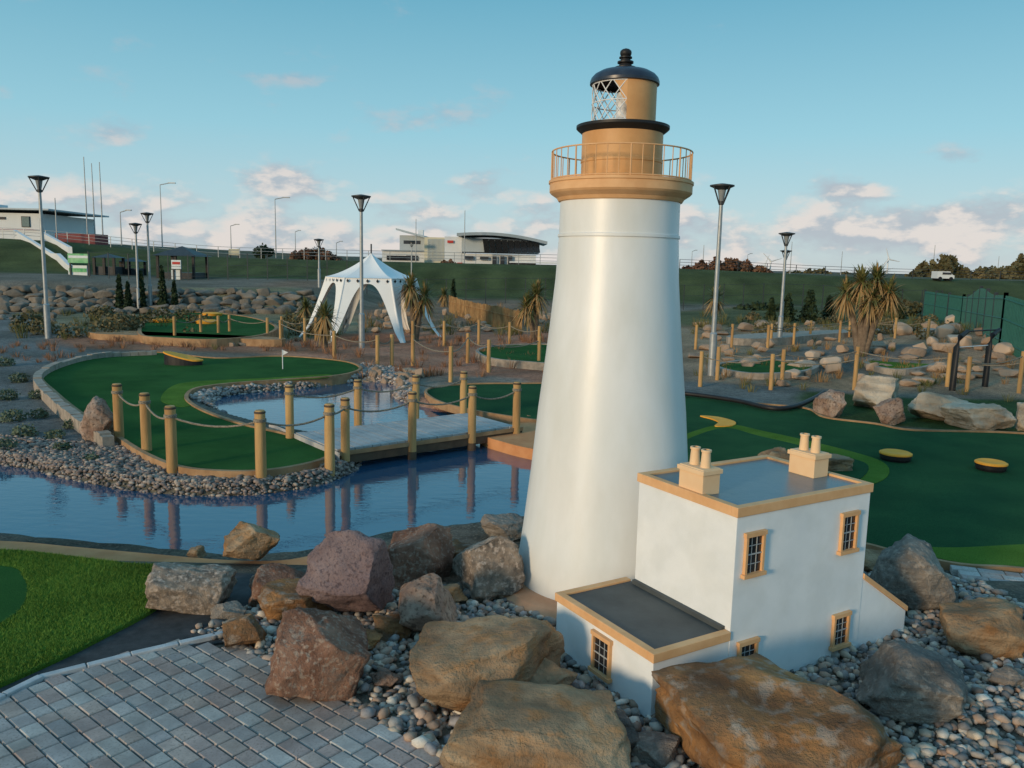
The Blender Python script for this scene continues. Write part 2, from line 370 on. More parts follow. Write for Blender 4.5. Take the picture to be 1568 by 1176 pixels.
paint(zpoly([(1230,600),(1400,610),(1800,620),(1800,690),(1400,655),(1260,640)]),(.045,.09,.03),.25)
bk=ss(y,60,70); col=col*(1-bk[:,None])+np.array([[.070,.086,.034]])*bk[:,None]
fr=ss(y,88,96); col=col*(1-fr[:,None])+np.array([[.11,.11,.075]])*fr[:,None]
fr=ss(y,180,260); col=col*(1-fr[:,None])+np.array([[.13,.12,.10]])*fr[:,None]
col*= (1+.22*np.sin(x*1.7+np.sin(y*1.3)*2)*np.sin(y*1.1))[:,None]
nx,ny=len(xs),len(ys); idx=np.arange(nx*ny).reshape(ny,nx)
Q=np.stack([idx[:-1,:-1],idx[:-1,1:],idx[1:,1:],idx[1:,:-1]],-1).reshape(-1,4)
M_gr=pm('ground_gravel',(.70,.70,.70),(1.35,1.3,1.25),scale=7,rough=.95,bump=1,bscale=26,attr='col',speck=(1.8,1.7,1.6),sscale=34,spec=.1,bdist=.05,patch=(.72,.75,.72),pscale=.35)
fastmesh('ground',np.stack([x,y,z],-1),Q,M_gr,col)
# water
m,nt2,b=newmat('pond_water'); 
b.inputs['Base Color'].default_value=(.018,.075,.150,1); b.inputs['Roughness'].default_value=.02; b.inputs['IOR'].default_value=2.15; b.inputs['Specular IOR Level'].default_value=.75
t2=nt2.nodes.new('ShaderNodeTexCoord'); mp=nt2.nodes.new('ShaderNodeMapping'); mp.inputs['Scale'].default_value=(1,2.2,1); nt2.links.new(t2.outputs['Object'],mp.inputs[0])
n2=nt2.nodes.new('ShaderNodeTexNoise'); n2.inputs['Scale'].default_value=3.8; n2.inputs['Detail'].default_value=4; nt2.links.new(mp.outputs[0],n2.inputs['Vector'])
bp=nt2.nodes.new('ShaderNodeBump'); bp.inputs['Strength'].default_value=.10; bp.inputs['Distance'].default_value=.03; nt2.links.new(n2.outputs[0],bp.inputs['Height']); nt2.links.new(bp.outputs[0],b.inputs['Normal'])
mb=MB(); 
xw=np.array([p[0] for p in POND]); yw=np.array([p[1] for p in POND])
mb.add([(xw.min()-1,yw.min()-.3,0),(xw.max()+.3,yw.min()-.3,0),(xw.max()+.3,yw.max()+.3,0),(xw.min()-1,yw.max()+.3,0)],[(0,1,2,3)],m); mb.done('pond_water')
# ------------------------------------------------------------------ slabs / greens
def slab(name,px,zt,mat,edge=None,th=.12,ew=.05,eh=.03,n=5,esc=None):
    pts=catmull([gz(u,v,zt) for u,v in px],True,n)
    a=sum(pts[i][0]*pts[(i+1)%len(pts)][1]-pts[(i+1)%len(pts)][0]*pts[i][1] for i in range(len(pts)))
    if a<0: pts=pts[::-1]
    K=len(pts); mb=MB()
    mb.add([(p[0],p[1],zt) for p in pts],[tuple(range(K))],mat)
    mb.add([(p[0],p[1],zt) for p in pts]+[(p[0],p[1],zt-th) for p in pts],[(K+i,K+(i+1)%K,(i+1)%K,i) for i in range(K)],mat)
    if edge:
        inn=[];outp=[]
        for i,p in enumerate(pts):
            t=Vector(pts[(i+1)%K])-Vector(pts[i-1]); t=Vector((t[0],t[1])).normalized(); nn=Vector((t.y,-t.x))
            inn.append((p[0],p[1])); outp.append((p[0]+nn.x*ew,p[1]+nn.y*ew))
        ze=zt+eh
        V=[(q[0],q[1],zt-.02) for q in inn]+[(q[0],q[1],ze) for q in inn]+[(q[0],q[1],ze) for q in outp]+[(q[0],q[1],zt-th) for q in outp]
        Fc=[]
        for i in range(K):
            j=(i+1)%K
            for l in range(3): Fc.append((l*K+i,(l+1)*K+i,(l+1)*K+j,l*K+j))
        mb.add(V,Fc,edge)
    return mb.done(name)
slab('putting_green',[(66,578),(88,602),(125,632),(180,667),(225,695),(275,715),(330,722),(400,722),(465,712),(500,700),(496,687),(440,667),(370,651),(318,634),(288,618),(283,606),(300,595),(350,588),(430,582),(520,575),(550,564),(520,553),(430,546),(330,549),(240,540),(150,545),(90,560)],.20,M_turf,M_edge,th=.3,ew=.07)
slab('turf_fringe',[(246,612),(262,592),(300,584),(420,578),(500,573),(500,578),(420,583),(340,589),(300,596),(285,606),(292,620),(272,622)],.206,M_turf2,th=.01)
slab('golf_turf',[(1000,600),(1060,606),(1150,618),(1232,626),(1262,640),(1340,650),(1400,660),(1568,665),(1800,690),(1800,905),(1568,873),(1470,866),(1370,846),(1300,830),(1100,800),(1020,740)],.17,M_turfd,M_edge,th=.3,ew=.05)
slab('turf_fringe',[(1000,690),(1100,650),(1170,660),(1300,690),(1358,712),(1340,740),(1200,760),(1000,760)],.177,M_turf2,th=.01)
slab('putting_green',[(1000,700),(1100,656),(1165,668),(1290,698),(1330,714),(1300,740),(1200,745),(1000,745)],.184,M_turfd,th=.01)
slab('turf_fringe',[(1385,838),(1470,838),(1600,832),(1800,830),(1800,890),(1568,868),(1470,861)],.177,M_turf2,th=.01)
slab('putting_green',[(655,598),(700,590),(780,588),(880,592),(900,640),(840,645),(790,640),(720,628),(670,614)],.19,M_turfd,M_edge)
slab('orange_path',[(735,662),(790,648),(880,650),(900,700),(830,690),(775,678)],.17,M_orange2,th=.3)
slab('putting_green',[(735,536),(780,529),(860,530),(880,556),(800,554),(750,548)],.3,M_turf,M_kerb,th=.3,ew=.1)
slab('putting_green',[(218,512),(228,490),(270,480),(330,480),(385,487),(420,500),(400,513),(330,520),(260,518)],.34,M_turf,M_edge,th=.35,ew=.12,eh=.03)
slab('putting_green',[(1330,555),(1370,546),(1440,548),(1420,560),(1370,566)],.3,M_turf2,M_kerb,th=.3,ew=.15)
slab('putting_green',[(1100,560),(1160,552),(1240,556),(1230,568),(1150,572)],.25,M_turf,M_kerb,th=.3,ew=.15)
slab('grey_path',[(1130,512),(1300,504),(1420,502),(1420,506),(1300,509),(1200,517),(1130,518)],.33,M_kerb,th=.3)
slab('brown_path',[(150,505),(280,510),(420,516),(420,520),(280,515),(150,511)],.34,M_edge,th=.3)
lawn_px=[(-250,838),(0,841),(100,850),(200,862),(290,866),(318,882),(262,915),(220,942),(170,968),(100,1003),(0,1048),(-150,1115),(-400,1150)]
slab('lawn',lawn_px,.31,M_turf2,th=.25)
ring_px=[(-200,860),(0,866),(36,885),(40,915),(15,945),(-60,975),(-200,990)]
slab('putting_green',ring_px,.317,M_turf,th=.01)
slab('orange_path',[(-250,822),(0,828),(100,836),(200,845),(340,857),(430,858),(500,848),(560,860),(560,890),(440,885),(300,874),(200,868),(0,850),(-250,850)],.19,M_orange2,th=.35)
slab('asphalt_path',[(-300,1200),(-150,1080),(0,1030),(200,930),(330,880),(420,890),(420,965),(330,985),(200,1010),(60,1060),(-100,1150)],.285,M_asph,th=.1)
kp=[gz(u,v,.31) for u,v in [(-60,1092),(60,1033),(200,998),(342,966)]]; mb=MB(); r=random.Random(8)
for a,b in zip(kp,kp[1:]):
    a=Vector((*a,.2));b=Vector((*b,.2)); n_=max(1,round((b-a).length/.3)); nn=Vector((b.y-a.y,a.x-b.x,0)).normalized()
    for k in range(n_):
        p=a.lerp(b,k/n_); mb.obox(p+nn*r.uniform(-.002,.002),(b-a)/n_*.97,nn*.05,Vector((0,0,.115+r.uniform(-.003,.003))),M_lk)
mb.done('kerb_stones',bevel=.005)
# short grass pile on the near lawn
def blades(name,poly,n,zb,h,seed,c0,c1,skip=None):
    r=np.random.default_rng(seed); Pq=np.array(poly); lo=Pq.min(0)[:2]; hi=Pq.max(0)[:2]; lo=np.maximum(lo,(-5.5,3.5)); hi=np.minimum(hi,(9,9))
    p=r.uniform(lo,hi,(n,2)); k=poly_sd(p[:,0],p[:,1],poly)<-.004
    if skip: k&=poly_sd(p[:,0],p[:,1],skip)>.0
    p=p[k]; n=len(p); a=r.uniform(0,6.28,n); hh=h*r.uniform(.5,1.2,n); w=.0022*r.uniform(.8,1.5,n); ln=r.normal(0,.5,(n,2))*hh[:,None]
    b=np.column_stack([p,np.full(n,zb)]); s=np.column_stack([np.cos(a)*w,np.sin(a)*w,np.zeros(n)]); tip=b+np.column_stack([ln,hh])
    V=np.stack([b-s,b+s,tip],1).reshape(-1,3); t=r.random((n,1)); C=np.repeat(np.array(c0)*(1-t)+np.array(c1)*t,3,0)
    m=pm('grass_blade',(.8,.8,.8),(1.2,1.2,1.2),scale=1.5,rough=.8,attr='col',spec=.1)
    fastmesh(name,V,np.arange(len(V)).reshape(-1,3),m,C,smooth=False)
lawn_w=catmull([gz(u,v,.31) for u,v in lawn_px],True,5); ring_w=catmull([gz(u,v,.317) for u,v in ring_px],True,5)
blades('lawn_grass',lawn_w,240000,.309,.022,1,(.07,.16,.02),(.20,.31,.055),ring_w)
# ------------------------------------------------------------------ paving
def paving(name,polypx,z,ang,bw,bl):
    poly=[gz(u,v,z) for u,v in polypx]
    e1=Vector((math.cos(ang),math.sin(ang),0)); e2=Vector((-e1.y,e1.x,0)); o=Vector((poly[0][0],poly[0][1],0))
    V=[];T=[];C=[]
    pal=[(.44,.41,.40),(.49,.46,.44),(.49,.39,.355),(.39,.375,.375),(.52,.50,.475),(.50,.41,.365),(.44,.355,.33)]
    us=[(Vector((p[0],p[1],0))-o).dot(e1) for p in poly]; vs=[(Vector((p[0],p[1],0))-o).dot(e2) for p in poly]
    j=0; vv=min(vs)
    while vv<max(vs):
        uu=min(us)-random.choice([0,.3,.5,.7])*bl
        while uu<max(us):
            wl=bl*random.choice([1,1,.72,1.25])
            c=o+e1*(uu+wl/2)+e2*(vv+bw/2)
            if poly_sd([c.x],[c.y],poly)[0]<.0:
                g=.0035; k=.006; dz=random.uniform(-.002,.002); b0=len(V); cc=random.choice(pal); s_=random.uniform(.88,1.08)
                for (zz,i_) in ((z-.06,0),(z-.006+dz,0),(z+dz,k)):
                    for a_,b_ in ((g+i_,g+i_),(wl-g-i_,g+i_),(wl-g-i_,bw-g-i_),(g+i_,bw-g-i_)):
                        p=o+e1*(uu+a_)+e2*(vv+b_); V.append((p.x,p.y,zz)); C.append([q*s_ for q in cc])
                for r_ in (0,4):
                    for q in range(4): T.append((b0+r_+q,b0+r_+(q+1)%4,b0+r_+4+(q+1)%4,b0+r_+4+q))
                T.append((b0+8,b0+9,b0+10,b0+11))
            uu+=wl
        vv+=bw; j+=1
    mat=pm('paver',(.72,.72,.72),(1.08,1.07,1.05),scale=6,rough=.85,bump=.5,bscale=110,attr='col',bdist=.004,speck=(.7,.68,.66),sscale=70,patch=(.80,.77,.74),pscale=1.3)
    fastmesh(name,V,T,mat,np.array(C),smooth=False)
paving('block_paving',[(-250,1150),(60,1040),(290,980),(345,985),(700,1180),(800,1260),(-300,1400)],.30,rad(-39),.105,.15)
paving('block_paving',[(1440,866),(1568,874),(1700,880),(1700,960),(1568,930),(1500,888)],.19,rad(-18),.12,.18)
# ------------------------------------------------------------------ pebbles
def scatter(name,poly,n,r0,r1,sub,zfun,test=None,pal=None,seed=1,flat=.65):
    r=np.random.default_rng(seed); Vb,Tb=ico(sub)
    P_=np.array(poly); lo=P_.min(0)[:2]; hi=P_.max(0)[:2]
    pts=r.uniform(lo,hi,(n*4,2)); k=poly_sd(pts[:,0],pts[:,1],poly)<0; pts=pts[k]
    if test is not None: pts=pts[test(pts[:,0],pts[:,1])]
    pts=pts[:n]; n=len(pts)
    zz=zfun(pts[:,0],pts[:,1]); rr=r0+(r1-r0)*r.beta(1.3,3.4,n)
    sc=np.stack([rr*r.uniform(.8,1.45,n),rr*r.uniform(.7,1.1,n),rr*r.uniform(flat-.15,flat+.15,n)],-1)
    ya=r.uniform(0,6.28,n); ti=r.normal(0,.3,n)
    V=Vb[None]*sc[:,None,:]
    V=V*(1+.12*np.sin(Vb[None,:,[1,2,0]]*3+r.uniform(0,6,(n,1,3))))
    c,s=np.cos(ti)[:,None],np.sin(ti)[:,None]; Y=V[...,1]*c-V[...,2]*s; Zz=V[...,1]*s+V[...,2]*c
    c,s=np.cos(ya)[:,None],np.sin(ya)[:,None]; X=V[...,0]*c-Y*s; Y2=V[...,0]*s+Y*c
    lift=r.uniform(0,.9,n)*rr
    V=np.stack([X+pts[:,0,None],Y2+pts[:,1,None],Zz+(zz+lift)[:,None]],-1)
    T=Tb[None]+(np.arange(n)*len(Vb))[:,None,None]
    pal=np.array(pal or [(.31,.285,.26),(.42,.385,.34),(.23,.22,.215),(.49,.41,.32),(.39,.28,.21),(.60,.55,.48),(.17,.165,.165),(.33,.31,.31),(.46,.34,.265),(.27,.19,.15)])
    C=pal[r.integers(0,len(pal),n)]*r.uniform(.75,1.2,(n,1)); C=np.repeat(C,len(Vb),0)
    mat=pm('pebble',(.8,.8,.8),(1.15,1.13,1.1),scale=30,rough=.7,attr='col',spec=.35,bump=.2,bscale=90,bdist=.003)
    fastmesh(name,V.reshape(-1,3),T.reshape(-1,3),mat,C)
A1=[gz(u,v,.27) for u,v in [(285,968),(345,955),(380,930),(600,890),(800,905),(1330,850),(1430,862),(1500,890),(1568,930),(1750,990),(1900,1350),(560,1350),(700,1180),(345,985)]]
scatter('beach_cobbles',A1,15000,.014,.062,1,hgt,seed=3)
A2=[gz(u,v,0) for u,v in [(-200,660),(0,680),(120,690),(200,690),(300,720),(420,725),(500,705),(520,680),(575,700),(560,735),(480,765),(330,780),(150,765),(0,735),(-200,710)]]
GP=[gz(u,v,.2) for u,v in [(88,602),(125,632),(180,667),(225,695),(275,715),(330,722),(400,722),(465,712),(500,700),(440,640),(200,600)]]
scatter('shore_pebbles',A2,9000,.016,.055,1,hgt,test=lambda a,b:(poly_sd(a,b,GP)>.05)&(poly_sd(a,b,POND)>-.12),seed=4,pal=[(.27,.21,.18),(.31,.25,.21),(.20,.16,.15),(.36,.30,.25),(.16,.13,.12)])
GP2=[gz(u,v,.2) for u,v in [(66,578),(125,632),(180,667),(275,715),(400,722),(500,700),(496,687),(440,667),(370,651),(318,634),(288,618),(283,606),(300,595),(350,588),(430,582),(520,575),(550,564),(520,553),(330,549),(150,545)]]
A3=[gz(u,v,0) for u,v in [(285,618),(283,600),(340,588),(430,580),(560,566),(640,576),(640,625),(600,612),(540,596),(440,606),(350,618),(345,640)]]
scatter('shore_pebbles',A3,5000,.03,.08,1,hgt,test=lambda a,b:(poly_sd(a,b,POND)>-.12)&(poly_sd(a,b,GP2)>.06),seed=5,pal=[(.30,.27,.26),(.38,.34,.31),(.22,.20,.20),(.46,.40,.36),(.34,.24,.19)])
# ------------------------------------------------------------------ boulders
def boulder(u,vb,wp,hp,mat,seed,dr=.85,name='boulder',sub=5,rough=.095,planes=11,sink=.12):
    x,y,z=P(u,vb); dep=y*.99+.144*(CAMZ-z)
    w=wp*dep/FL; h=hp*dep/FL
    dang=math.atan2(CAMZ-z,y); dpt=w*dr
    hz=max(.25*h,(h-dpt*.42*math.sin(dang))/math.cos(dang))
    V,T=rockverts(seed,sub,planes,rough)
    V=V*np.array([w/2,dpt/2,hz/2*(1+sink)])
    o=fastmesh(name,V,T,mat); yy=y+dpt*.38; o.location=(x*(yy/y),yy,z+hz/2*(1-sink)); return o
BL=[(296,950,132,88,R_speck,11),(385,868,95,68,R_sand,12),(422,940,115,80,R_red,13),(460,962,135,72,R_brown,14),(372,1002,72,62,R_brown,15),
(538,968,158,160,R_purp,16),(638,906,122,98,R_red,17),(744,922,122,108,R_speck,18),(772,832,76,46,R_grey,19),(652,986,110,100,R_pink,20),
(494,1090,180,152,R_red,21),(738,1105,275,148,R_sand,22),(812,1225,320,150,R_sand,23),(922,1165,112,84,R_grey,24),(1156,1240,405,205,R_brown,25),
(1390,1112,200,118,R_grey,26),(1388,940,122,112,R_grey,27),(1494,1012,145,90,R_sand,28),(1185,728,60,44,R_sand,29),(1255,728,110,36,R_sand,30),
(1270,641,46,44,R_pink,31),(1340,628,86,56,R_pale,32),(1360,652,54,46,R_pink,33),(1428,648,92,50,R_pale,44),(1497,662,100,50,R_pale,35),(1575,662,56,50,R_pale,36),
(154,680,58,74,R_pink,37),(600,985,64,42,R_brown,38),(815,665,24,30,R_sand,39),(300,858,30,22,R_sand,40),(830,1090,110,76,R_sand,41),(500,905,60,60,R_purp,42),(700,880,70,50,R_brown,43),
(560,1000,54,36,R_brown,44),(350,960,62,40,R_grey,45),(1330,880,60,40,R_sand,46),(1445,930,44,30,R_grey,47),(730,1010,64,36,R_sand,48),(590,1060,48,32,R_pink,49),(690,930,54,36,R_sand,50),(1000,1180,90,50,R_grey,51),(1540,1060,60,36,R_grey,52)]
for i,(u,vb,w,h,m_,sdn) in enumerate(BL): boulder(u,vb,w,h,m_,sdn*3+1)
# rockery clusters
def rockery(name,items,mat,seed,tall=1.0):
    Vs=[];Ts=[];o=0; r=random.Random(seed)
    for k,(u,v,w,h) in enumerate(items):
        x,y,z=P(u,v); dep=y; ww=w*dep/FL; hh=h*dep/FL*tall
        V,T=rockverts(seed*100+k%14,3,8,.06); a=r.uniform(-.5,.5); V=V*np.array([ww/2,ww*r.uniform(.3,.42),hh/2*1.15])
        V=np.stack([V[:,0]*math.cos(a)-V[:,1]*math.sin(a),V[:,0]*math.sin(a)+V[:,1]*math.cos(a),V[:,2]],-1)
        V=V+np.array([x,y+ww*.2,z+hh*.42]); Vs.append(V); Ts.append(T+o); o+=len(V)
    return fastmesh(name,np.vstack(Vs),np.vstack(Ts),mat)
R_far=pm('rock_far_grey',(.11,.10,.085),(.26,.225,.185),scale=.9,rough=.9,bump=.8,bscale=4,bdist=.1)
R_fart=pm('rock_far_tan',(.25,.175,.125),(.45,.33,.24),scale=.6,rough=.9,bump=.8,bscale=4,bdist=.1)
rr=random.Random(5)
it=[]
for row,vb in enumerate((448,456,464,471,478)):
    u=-10
    while u<470:
        w=rr.uniform(14,34); it.append((u+w/2,vb+rr.uniform(-2,3)+ (u*.012),w*1.1,rr.uniform(9,14))); u+=w*.93
rockery('rock_retaining_wall',it,R_far,3)
it=[(rr.uniform(0,500),rr.uniform(480,500),rr.uniform(8,20),rr.uniform(5,10)) for _ in range(50)]
rockery('rockery',it,R_far,4)
it=[(rr.uniform(1060,1560),rr.uniform(498,596),rr.uniform(10,38),rr.uniform(5,15)) for _ in range(90)]
it=[q for q in it if not(q[1]>570 and q[0]<1180)]
rockery('rockery',it,R_fart,5)
it=[(rr.uniform(1380,1560),rr.uniform(500,545),rr.uniform(20,42),rr.uniform(14,26)) for _ in range(18)]+[(rr.uniform(1200,1300),rr.uniform(550,580),rr.uniform(22,44),rr.uniform(12,22)) for _ in range(6)]
rockery('rockery',it,pm('rock_far_pale',(.36,.265,.195),(.54,.42,.32),scale=.6,rough=.9),6)
it=[(rr.uniform(560,850),rr.uniform(474,512),rr.uniform(10,24),rr.uniform(6,13)) for _ in range(40)]
rockery('rockery',it,R_fart,7)
it=[(rr.uniform(560,650),rr.uniform(570,600),rr.uniform(12,26),rr.uniform(8,16)) for _ in range(18)]+[(rr.uniform(300,420),rr.uniform(524,532),rr.uniform(10,20),rr.uniform(5,8)) for _ in range(8)]
rockery('rockery',it,R_fart,8)
# ------------------------------------------------------------------ lighthouse
LX,LY=.82,6.6
lh=empty('lighthouse',(LX,LY,.2)); C=(LX,LY,0)
mb=MB(); mb.lathe(C,[(.97,.0),(.97,.30),(.92,.34),(.74,.345)],M_plinth,96); mb.done('plinth',lh)
mb=MB(); prof=[(.775,.15),(.70,.75),(.645,1.25),(.60,1.75),(.555,2.15),(.525,2.43),(.49,2.8),(.473,3.125)]
mb.lathe(C,prof,M_white,128,True)
mb.lathe(C,[(.473,3.125),(.482,3.13),(.482,3.15),(.472,3.155),(.47,3.415)],M_white,128); mb.done('tower',lh)
mb=MB(); mb.lathe(C,[(.47,3.40),(.485,3.405),(.50,3.43),(.545,3.46),(.558,3.475),(.558,3.535),(.566,3.54),(.566,3.56),(.30,3.562)],M_trim,96); mb.done('gallery_deck',lh)
mb=MB()
for zz in (3.785,3.77-.2): 
    mb.tube([(LX+.545*math.cos(t),LY+.545*math.sin(t),zz) for t in np.linspace(0,2*math.pi,73)],.006,M_trim,6,False)
for k in range(40):
    t=2*math.pi*k/40; x_,y_=LX+.545*math.cos(t),LY+.545*math.sin(t); mb.tube([(x_,y_,3.555),(x_,y_,3.785)],.0038 if k%5 else .0065,M_trim,5,False)
mb.done('gallery_railing',lh)
mb=MB(); mb.lathe(C,[(.325,3.56),(.325,3.60),(.315,3.605),(.315,3.70),(.320,3.705),(.320,3.725),(.315,3.73),(.315,3.93)],M_lant,80); mb.done('lantern_base',lh)
mb=MB(); mb.lathe(C,[(.315,3.925),(.352,3.955),(.362,3.965),(.362,3.985),(.26,3.998)],M_black,80); mb.done('lantern_collar',lh)
aL=rad(-92)
mb=MB(); mb.lathe(C,[(.250,3.99),(.250,4.30)],M_lant,40,False,aL,aL+rad(175)); mb.lathe(C,[(.244,3.99),(.244,4.30)],M_lant,40,False,aL,aL+rad(175))
a=aL; b_=aL-rad(24)
mb.add([(LX+.25*math.cos(a),LY+.25*math.sin(a),4.30),(LX+.25*math.cos(b_),LY+.25*math.sin(b_),4.30),(LX+.25*math.cos(a),LY+.25*math.sin(a),4.10)],[(0,1,2)],M_lant)
mb.done('lantern_panel',lh)
mb=MB(); n_=7; g0=aL-rad(185); g1=aL
def lp(a,z_): return (LX+.246*math.cos(a),LY+.246*math.sin(a),z_)
for k in range(n_):
    a0=g0+(g1-g0)*k/n_; a1=g0+(g1-g0)*(k+1)/n_
    for (za,zb) in ((4.0,4.15),(4.15,4.30)):
        am=(a0+a1)/2
        mb.tube([lp(a0,za),lp(am,(za+zb)/2),lp(a1,zb)],.0045,M_bar,5,False); mb.tube([lp(a1,za),lp(am,(za+zb)/2),lp(a0,zb)],.0045,M_bar,5,False)
for zz in (4.005,4.15,4.29): mb.tube([lp(a,zz) for a in np.linspace(g0,g1,24)],.005,M_bar,5,False)
mb.done('lantern_lattice',lh)
mb=MB(); mb.lathe(C,[(.20,3.99),(.20,4.02),(.06,4.05),(.06,4.22),(.05,4.24)],M_bar,24); mb.done('lamp_pedestal',lh)
mb=MB(); mb.lathe(C,[(.25,4.292),(.268,4.298),(.268,4.318)],M_navy,80); mb.lathe(C,[(.268,4.318),(.258,4.345),(.235,4.37),(.19,4.395),(.12,4.412),(.07,4.418)],M_navy,80,True)
mb.lathe(C,[(.085,4.415),(.085,4.428),(.055,4.43),(.045,4.455),(.062,4.46),(.062,4.472),(.04,4.476),(.036,4.492),(.05,4.496),(.05,4.505),(.03,4.51)],M_black,32)
mb.lathe(C,[(.03,4.505),(.042,4.52),(.045,4.535),(.042,4.55),(.028,4.562),(.004,4.57)],M_black,32,True); mb.done('dome_and_finial',lh)
# ------------------------------------------------------------------ keeper's house
HB=Vector((1.38,4.77,0)); an=rad(31); ea=Vector((math.cos(an),math.sin(an),0)); eb=Vector((-ea.y,ea.x,0)); up=Vector((0,0,1))
kh=empty('keepers_house',(HB.x,HB.y,.25))
def hp(a,b,z): return HB+ea*a+eb*b+up*z
WA=1.27
mb=MB()
mb.obox(hp(0,0,.1),ea*WA,eb*.92,up*1.32,M_house)           # main
mb.obox(hp(-.61,0.002,.1),ea*.61,eb*1.0,up*.535,M_house)     # low wing
w0,w1=WA,WA+.54
V=[hp(w0,.003,.1),hp(w1,.003,.1),hp(w1,.003,.45),hp(w0,.003,.80),hp(w0,.5,.1),hp(w1,.5,.1),hp(w1,.5,.45),hp(w0,.5,.80)]
mb.add(V,[(0,1,2,3),(5,4,7,6),(1,5,6,2)],M_house); mb.done('walls',kh,bevel=.004)
mb=MB(); t=.055; ov=.012; z0=1.42; hh=.062
mb.obox(hp(-ov,-ov,z0),ea*(WA+2*ov),eb*t,up*hh,M_trim); mb.obox(hp(-ov,.92+ov-t,z0),ea*(WA+2*ov),eb*t,up*hh,M_trim)
mb.obox(hp(-ov,-ov+t,z0),ea*t,eb*(.92+2*ov-2*t),up*hh,M_trim); mb.obox(hp(WA+ov-t,-ov+t,z0),ea*t,eb*(.92+2*ov-2*t),up*hh,M_trim)
mb.obox(hp(-.622,-.012,.635),ea*.62,eb*.055,up*.057,M_trim); mb.obox(hp(-.622,.043,.635),ea*.055,eb*.97,up*.057,M_trim); mb.obox(hp(-.567,.958,.635),ea*.565,eb*.055,up*.057,M_trim)
d_=(hp(w1+.01,-.008,.45)-hp(w0+.002,-.008,.80)); mb.obox(hp(w0+.002,-.008,.798),d_,eb*.05,up*.04,M_trim); mb.done('coping',kh,bevel=.004)
mb=MB(); mb.obox(hp(.043,.043,1.40),ea*(WA-.086),eb*.834,up*.066,M_roof); mb.obox(hp(-.567,.043,.62),ea*.565,eb*.915,up*.058,M_roofd)
mb.obox(hp(w0+.002,.042,.798),d_,eb*.45,up*.02,M_roofd); 
mb.obox(hp(-.03,.043,.68),ea*.028,eb*.87,up*.03,M_roofd)
mb.done('roof',kh)
def win(a,z0,w,h,face='f',b=0):
    if face=='f': o=lambda s,q,p: hp(a+s,-p,z0+q); e=ea; nrm=-eb
    else: o=lambda s,q,p: hp(-.61-p,b+s,z0+q); e=eb; nrm=-ea
    mb.obox(o(0,0,.0015),e*w,up*h,nrm*.004,M_glassd)
    mb.obox(o(-.026,h,.001),e*(w+.052),up*.028,nrm*.026,M_trim)
    mb.obox(o(-.032,-.024,.001),e*(w+.064),up*.024,nrm*.034,M_trim)
    mb.obox(o(-.018,0,.001),e*.018,up*h,nrm*.022,M_trim); mb.obox(o(w,0,.001),e*.018,up*h,nrm*.022,M_trim)
    for k in (1,2): mb.obox(o(w*k/3-.002,0,.0056),e*.004,up*h,nrm*.004,M_wbar)
    for k in (1,2,3): mb.obox(o(0,h*k/4-.002,.0096),e*w,up*(.004 if k!=2 else .009),nrm*.003,M_wbar)
mb=MB(); win(.09,1.05,.13,.235); win(.99,1.05,.13,.235); win(.09,.38,.13,.20); win(.99,.37,.13,.20); win(0,.36,.15,.22,'l',.40); mb.done('windows',kh)
mb=MB()
for (a,b) in ((.015,.32),(1.05,.30)):
    mb.obox(hp(a,b,1.466),ea*.15,eb*.22,up*.17,M_cream); mb.obox(hp(a-.012,b-.012,1.60),ea*.174,eb*.244,up*.03,M_cream)
    for q in (.06,.16): mb.lathe(tuple(hp(a+.075,b+q,1.636)),[(.034,0),(.028,.10),(.034,.102),(.034,.115),(.02,.116)],M_cream,20)
mb.done('chimneys',kh,bevel=.003)
# ------------------------------------------------------------------ posts & ropes & bridge
def post(x,y,z0,z1,r=.065):
    mb=MB(); mb.lathe((x,y,0),[(r,z0),(r*.96,z1-.02),(r*.8,z1),(0.002,z1+.004)],M_post,16)
    mb.lathe((x,y,0),[(r*1.0,z1-.15),(r*1.15,z1-.145),(r*1.15,z1-.11),(r*1.0,z1-.105)],M_rope,16)
    mb.lathe((x,y,0),[(r*.985,z1-.04),(r*1.03,z1-.035),(r*1.03,z1-.02),(r*.9,z1-.012)],M_beam,16)
    mb.lathe((x,y,0),[(r*1.01,z0),(r*1.01,.12)],M_beam,16) if z0<-.1 else None
    mb.done('rope_fence_post',loc=(x,y,z0))
def rope(mb,a,b,sag=.10,r=.014):
    a=Vector(a);b=Vector(b); mb.tube([a.lerp(b,t)-Vector((0,0,sag*4*t*(1-t))) for t in np.linspace(0,1,9)],r,M_rope,6,False)
pen=[(183,675),(225,695),(264,723),(400,731),(505,716)]
pts=[]
for u,v in pen:
    x_,y_=gz(u,v,.15); post(x_,y_,-.05,1.02,.07); pts.append((x_,y_,.88))
bz=.28; f0=Vector((*gz(519,690,bz),0)); f1=Vector((*gz(800,652,bz),0)); dv=(f1-f0).normalized(); nv=Vector((-dv.y,dv.x,0))
if nv.y<0: nv=-nv
LB=(f1-f0).length; WB=1.5
fr_=[f0+dv*LB*t for t in (.03,.36,.69,.96)]; bk_=[p+nv*WB for p in (f0+dv*LB*t for t in (-.02,.33,.66,.96))]
for p in fr_+bk_: post(p.x,p.y,-.4,1.02,.065)
mb=MB()
for a,b in zip(pts,pts[1:]): rope(mb,a,b)
fp=[(p.x,p.y,.88) for p in fr_]; bp_=[(p.x,p.y,.88) for p in bk_]
for l in (fp,bp_):
    for a,b in zip(l,l[1:]): rope(mb,a,b)
rope(mb,pts[-1],fp[0],.03)
mb.done('fence_rope')
mb=MB(); npl=int(LB/.14); r=random.Random(6)
for k in range(npl): mb.obox(f0+dv*(k*.14+.006)+nv*(.05+r.uniform(0,.02))+up*(bz-.03+r.uniform(-.003,.003)),dv*.128,nv*(WB-.12),up*.03,M_plank)
